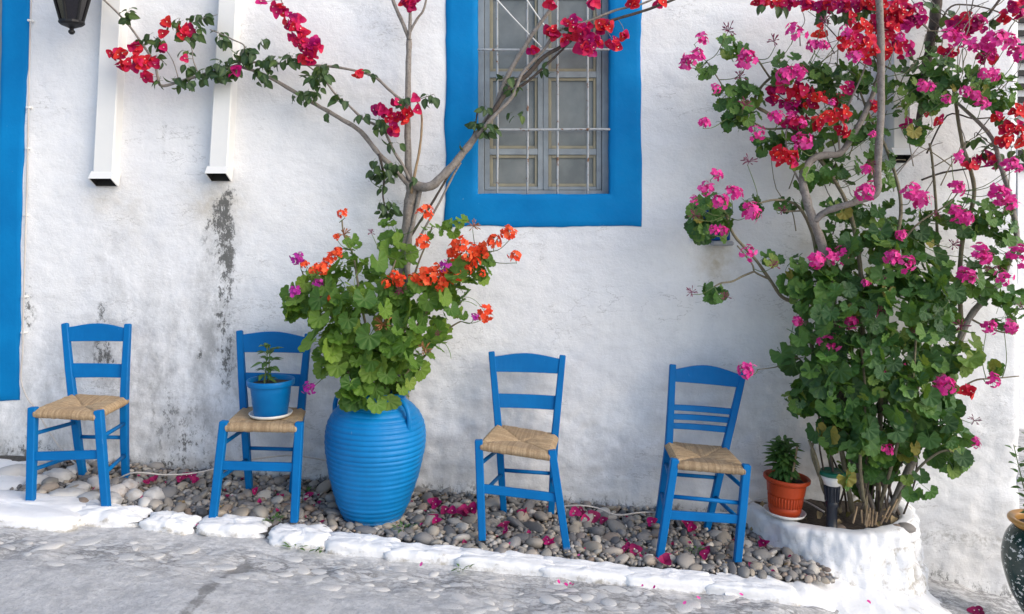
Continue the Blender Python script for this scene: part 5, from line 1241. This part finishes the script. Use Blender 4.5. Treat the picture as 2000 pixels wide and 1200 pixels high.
heads(ga, [(1366, 78, 38), (1342, 122, 34), (1358, 112, 34), (1457, 117, 44), (1552, 68, 42), (1590, 90, 30), (1606, 90, 28), (1398, 174, 24), (1375, 242, 28), (1476, 260, 38), (1536, 146, 40), (1556, 142, 36), (1543, 226, 22), (1565, 243, 24), (1624, 201, 18), (1566, 280, 40), (1515, 229, 32), (1651, 65, 30), (1668, 112, 30),
           (1396, 344, 36), (1380, 368, 34), (1408, 395, 40), (1433, 377, 32), (1467, 415, 42), (1395, 452, 26), (1412, 450, 26), (1460, 496, 38), (1592, 508, 38), (1620, 504, 38), (1645, 502, 40), (1654, 627, 42), (1556, 627, 26), (1354, 392, 24), (1692, 374, 42), (1693, 333, 30),
           (1755, 75, 26), (1845, 72, 40), (1875, 80, 36), (1893, 90, 40), (1919, 99, 44), (1945, 80, 46), (1968, 84, 42), (1990, 105, 40), (1800, 168, 28), (1816, 172, 26), (1920, 146, 32), (1938, 147, 30), (1888, 178, 30), (1905, 192, 36), (1918, 205, 30), (1845, 195, 22), (1868, 307, 30), (1973, 323, 38), (1704, 263, 16), (1985, 330, 24),
           (1779, 376, 44), (1798, 390, 40), (1869, 368, 38), (1950, 378, 46), (1968, 398, 46), (1885, 427, 36), (1866, 420, 36), (1762, 459, 24), (1742, 505, 38), (1766, 516, 38), (1908, 496, 40), (1922, 502, 32), (1984, 501, 44), (1885, 544, 46), (1959, 544, 38), (1691, 554, 20), (1664, 629, 30), (1932, 640, 30), (1972, 640, 34),
           (1459, 723, 36), (1616, 672, 42), (1720, 733, 26), (1755, 717, 26), (1843, 752, 50), (1939, 744, 30), (1904, 865, 28), (1712, 872, 36), (1732, 878, 26)], 'pink', 4.02, .06)
heads(ga, [(1423, 60, 36), (1610, 43, 32), (1511, 80, 30), (1463, 315, 30), (1445, 150, 30), (1527, 411, 26), (1511, 518, 28), (1352, 570, 26), (1416, 580, 24), (1357, 420, 26), (1936, 524, 26), (1721, 547, 26), (1862, 478, 32), (1715, 606, 38), (1877, 637, 30), (1994, 600, 24), (1720, 605, 30), (1904, 821, 28), (1629, 763, 28), (1780, 650, 24), (1455, 205, 30), (1700, 320, 22), (1830, 420, 24)], 'maroon', 4.05, .05, 'dark spent flower head')
ga.finish()

# ------------------------------------------------------------------ small potted plants
def herb(name, label, base, hpx, n, wid, meshes, size, seed, stems=3, bushy=1.0):
    """upright leafy plant: stems with leaves in whorls"""
    R = random.Random(seed); t = thing(name, base, label, 'potted plant')
    for s in range(stems):
        a = R.uniform(0, 6.28); off = wid*(.9 if s else .15)*R.uniform(.5, 1)
        top = base+Vector((off*math.cos(a), off*math.sin(a), hpx*R.uniform(.75, 1) if s else hpx)); mid = base.lerp(top, .5)+Vector((R.uniform(-.01, .01), R.uniform(-.01, .01), 0))
        mb = MB(); b0 = base+Vector((R.uniform(-.02, .02), R.uniform(-.02, .02), -.01)); tube(mb, [b0, mid, top], [.004, .003, .002], 6, 4); world_part('stem', mb, M['stalk'], t)
        for k in range(n):
            f = (k+.5)/n; f = .12+.88*f; p = (b0.lerp(mid, f*2) if f < .5 else mid.lerp(top, f*2-1)); th = k*2.4+R.uniform(-.4, .4)
            out = Vector((math.cos(th), math.sin(th), 0)); elev = .2+.9*f*f+R.uniform(-.2, .2)
            d = (out+Vector((0, 0, elev))).normalized(); nrm = (Vector((0, 0, 1))-out*elev*.8+Vector((0, -.2, 0))).normalized()
            link('leaf', R.choice(meshes), t, frame_m(p+out*.012, nrm, d, size*R.uniform(.7, 1.2)*(1.05-.45*abs(f-.5))))
    return t
herb('basil_plant', 'small green herb growing in the blue pot on the chair', pb_c+Vector((-.02, 0, .165)), .20, 16, .035, HL, .058, 4, 3)
rt_ = herb('pepper_plant', 'bushy green seedling in the terracotta pot beside its support stick', rc2+Vector((-.005, 0, .165)), .24, 34, .065, HL, .070, 6, 5)
mb = MB(); tube(mb, [P(1543, 945, 4.27), P(1551, 908, 4.27), P(1557, 872, 4.27)], .006, 6, 2, .1); o = link('plant_stake', mb.mesh('plant_stake', M['stick'])); tag(o, 'thin brown stick supporting the plant in the terracotta pot', 'stick')
herb('privet_plant', 'leafy shrub growing in the speckled green pot at the right edge', gc+Vector((-.03, 0, .44)), .50, 24, .13, HO, .050, 12, 6)

# soil litter: cut stems, dry leaves, pebbles on the planter soil
R = random.Random(21)
lit = thing('cut_stems', P(1695, 1015, 4.12), 'tuft of short cut dry stems in the planter soil', 'cut stems')
for (a, b) in (((1690, 1022), (1693, 988)), ((1697, 1024), (1699, 992)), ((1703, 1024), (1705, 995)), ((1684, 1018), (1682, 996)), ((1709, 1022), (1713, 1000)), ((1666, 1018), (1674, 990)), ((1720, 1020), (1738, 988)), ((1730, 1016), (1752, 975)), ((1692, 1026), (1696, 1003)), ((1700, 1020), (1694, 998))):
    mb = MB(); p = P(a[0], a[1]+4, 4.1+R.uniform(-.02, .04)); q = P(b[0], b[1], 4.12+R.uniform(-.02, .04)); tube(mb, [p, (p+q)/2, q], .005, 6, 1, .1); world_part('stem', mb, M['stick'], lit)
tag(lit, group=None)
for k in range(16):
    th = math.pi*(1.08+.84*k/15); r = R.uniform(.3, .84); p = Vector((pcx+pa*r*math.cos(th), .02+pb*r*math.sin(th), .0))
    o = link('dry_leaf', R.choice(DL), None, frame_m(p+Vector((0, 0, .008+.01*R.random())), Vector((R.gauss(0, .5), R.gauss(-.3, .4), 1)), Vector((R.gauss(0, 1), R.gauss(0, 1), 0)), R.uniform(.035, .06))); tag(o, f'curled dry brown leaf on the planter soil, {ORD[k]} counted from the left', 'dry leaf', 'dry leaves on the planter soil')
for k, (x, y, s, lb) in enumerate([(1770, 1004, .05, 'round pale grey stone on the planter soil near its right rim'), (1752, 1000, .035, 'cream stone on the planter soil under the right side of the geranium'), (1640, 1005, .03, 'brown stone on the planter soil beside the spotlight')]):
    p = P(x, y, 4.2); p.z = -.005
    tag(link('stone', PEB[k], None, Matrix.Translation(p) @ Matrix.Diagonal((s, s*.8, s*.5, 1))), lb, 'stone')

# ------------------------------------------------------------------ fallen flowers, petals, weeds
M['bract_old'] = petal_mat('faded_crimson_bract', [(0, (.20, .008, .06)), (.5, (.34, .012, .10)), (1, (.50, .02, .16))], .15)
FB = [bract_flower(s+70, M[k]) for s, k in enumerate(('bract_old', 'bract_mag', 'bract_old'))]
def zone(px):
    for lim, z in ((330, 'beside the leftmost chair'), (480, 'left of the potted chair'), (700, 'left of the blue jar'), (925, 'just right of the blue jar'), (1110, 'under the chair below the window'), (1270, 'between the two right chairs'), (1500, 'under the rightmost chair')):
        if px < lim: return z
    return 'before the planter'
def ordered(lst):
    seen = {}
    for p in sorted(lst):
        z = zone(p[0]); seen[z] = seen.get(z, 0)+1; yield p, ORD[seen[z]-1], z
for (px, py), on_, zn in ordered(((286, 946), (302, 941), (352, 938), (362, 932), (382, 940), (376, 932), (604, 972), (846, 984), (853, 990), (870, 1000), (884, 1003), (905, 1000), (915, 1003), (922, 998), (906, 1008), (1020, 1005), (1028, 1002), (852, 1022), (846, 1018), (985, 1030), (990, 1040), (1068, 1058), (1078, 1062), (1072, 1066), (1228, 1072), (1240, 1078), (1222, 1076), (1122, 1004), (1134, 1000), (1142, 1016), (1160, 1012), (1180, 1020), (1276, 1024), (1345, 1026), (1352, 1034), (1298, 1098), (1378, 1086), (1382, 1080), (1486, 1062), (1494, 1068), (1338, 1022), (770, 1000), (500, 962), (1440, 1060))):
    lo, hi = 3.7, 4.58            # walk the view ray down to the gravel
    for _ in range(40):
        m_ = (lo+hi)/2; q = P(px, py, m_)
        if q.z > bed_z(q.x, q.y)+.028: lo = m_
        else: hi = m_
    q = P(px, py, lo); q.z += .004
    tag(link('fallen_flower', random.choice(FB), None, frame_m(q, Vector((random.gauss(0, .6), random.gauss(-.5, .4), 1)), Vector((random.gauss(0, 1), random.gauss(0, 1), 0)), random.uniform(.024, .042))), f'crimson fallen flower {zn}, {on_} from left on the gravel', 'fallen flower', 'fallen flowers on the gravel')
for kf, (px, py, d, s) in enumerate(((1902, 1172, 4.2, .034), (1912, 1168, 4.22, .034), (1965, 1178, 4.1, .045), (1978, 1186, 4.05, .045), (1972, 1172, 4.12, .04))):
    x = (px-CX)*d/FPX; q = Vector((x, CAMY+d, float(street_h(np.array([[x]]), np.array([[CAMY+d]]))[0, 0])+.01))
    tag(link('fallen_flower', random.choice(FB), None, frame_m(q, Vector((random.gauss(0, .4), -.5, 1)), Vector((1, .3, 0)), s)), f'crimson flower fallen on the paving left of the speckled pot, {ORD[(0, 1, 2, 4, 3)[kf]]} from the left', 'fallen flower', 'fallen flowers by the green pot')
def petal_mesh(seed):
    mb = MB(); petal(mb, Vector((0, 0, 0)), Vector((1, 0, 0)), Vector((0, 0, 1)), 1, .4, .25, .5); return mb.mesh('fallen_petal', M['pink'])
PM = [petal_mesh(0)]
for (px, py), on_, zn in ordered(((382, 1026), (392, 1030), (1092, 1140), (1104, 1138), (1116, 1138), (820, 1106), (1254, 1146), (1334, 1180), (1368, 1168), (1452, 1162), (1128, 1086), (1692, 1156), (1700, 1180), (1120, 1140), (1276, 1150), (1770, 1172))):
    lo, hi = 3.0, 4.3
    for _ in range(40):
        m_ = (lo+hi)/2; q = P(px, py, m_)
        if q.z > float(street_z(q.x))+.02: lo = m_
        else: hi = m_
    q = P(px, py, lo-.03)
    tag(link('fallen_petal', PM[0], None, frame_m(q, Vector((random.gauss(0, .4), random.gauss(-.3, .3), 1)), Vector((random.gauss(0, 1), random.gauss(0, 1), 0)), random.uniform(.014, .024))), f'small pink petal on the street {zn}, {on_} from left', 'fallen petal', 'fallen petals on the street')
lmb = MB(); R = random.Random(31); lme = DL+FB
for k in range(220):
    x = R.uniform(-2.3, 1.5); y = -R.random()**.7*(.5+.16*min(1, max(0, (x+1.5)/1.4)))-.02; me_ = R.choice(DL) if R.random() < .6 else R.choice(FB)
    red = me_ in FB; sc3 = R.uniform(.012, .026) if not red else R.uniform(.008, .016)
    Mx = frame_m(Vector((x, y, bed_z(x, y)+R.uniform(.012, .034))), Vector((R.gauss(0, .5), R.gauss(-.2, .5), 1)), Vector((R.gauss(0, 1), R.gauss(0, 1), 0)), sc3)
    lmb.add([Mx @ v.co for v in me_.vertices], [tuple(q.vertices) for q in me_.polygons], R.random(), 1 if red else 0)
tag(world_part('leaf_litter', lmb, [M['leaf_dry'], M['bract_old']], gravel), kind='stuff')
WL = [pointed_leaf(s+50, M['leaf_herb'], .2, .2, .5, 4) for s in range(2)]
for (px, py, d, n, lb) in ((536, 1000, 3.98, 16, 'small green weed in the gravel between two white kerb stones near the potted chair'), (632, 1042, 3.84, 14, 'mossy green weed at the foot of the white kerb stone left of the jar'), (575, 1042, 3.82, 9, 'tiny weed against the street side of the kerb under the potted chair'), (790, 1030, 4.02, 14, 'small green weed in the gravel right of the blue jar'), (900, 1098, 3.74, 12, 'brownish weed in the kerb crack below the chair under the window'), (600, 960, 4.4, 7, 'weed sprout against the wall foot left of the blue jar'), (1360, 1062, 4.05, 8, 'small weed among pebbles under the rightmost chair')):
    x = (px-CX)*d/FPX; y = CAMY+d; base = Vector((x, y, (gz(x)-.0 if y > -.72 else float(street_z(x))))); t = thing('weed', base, lb, 'weed')
    for k in range(n):
        a = random.uniform(0, 6.28); o_ = Vector((math.cos(a), math.sin(a), 0)); e = random.uniform(.3, 1.4)
        link('leaf', random.choice(WL), t, frame_m(base+o_*random.uniform(.0, .045)+Vector((0, 0, .012)), Vector((-o_.x*e, -o_.y*e, 1)), o_+Vector((0, 0, e)), random.uniform(.02, .042)))
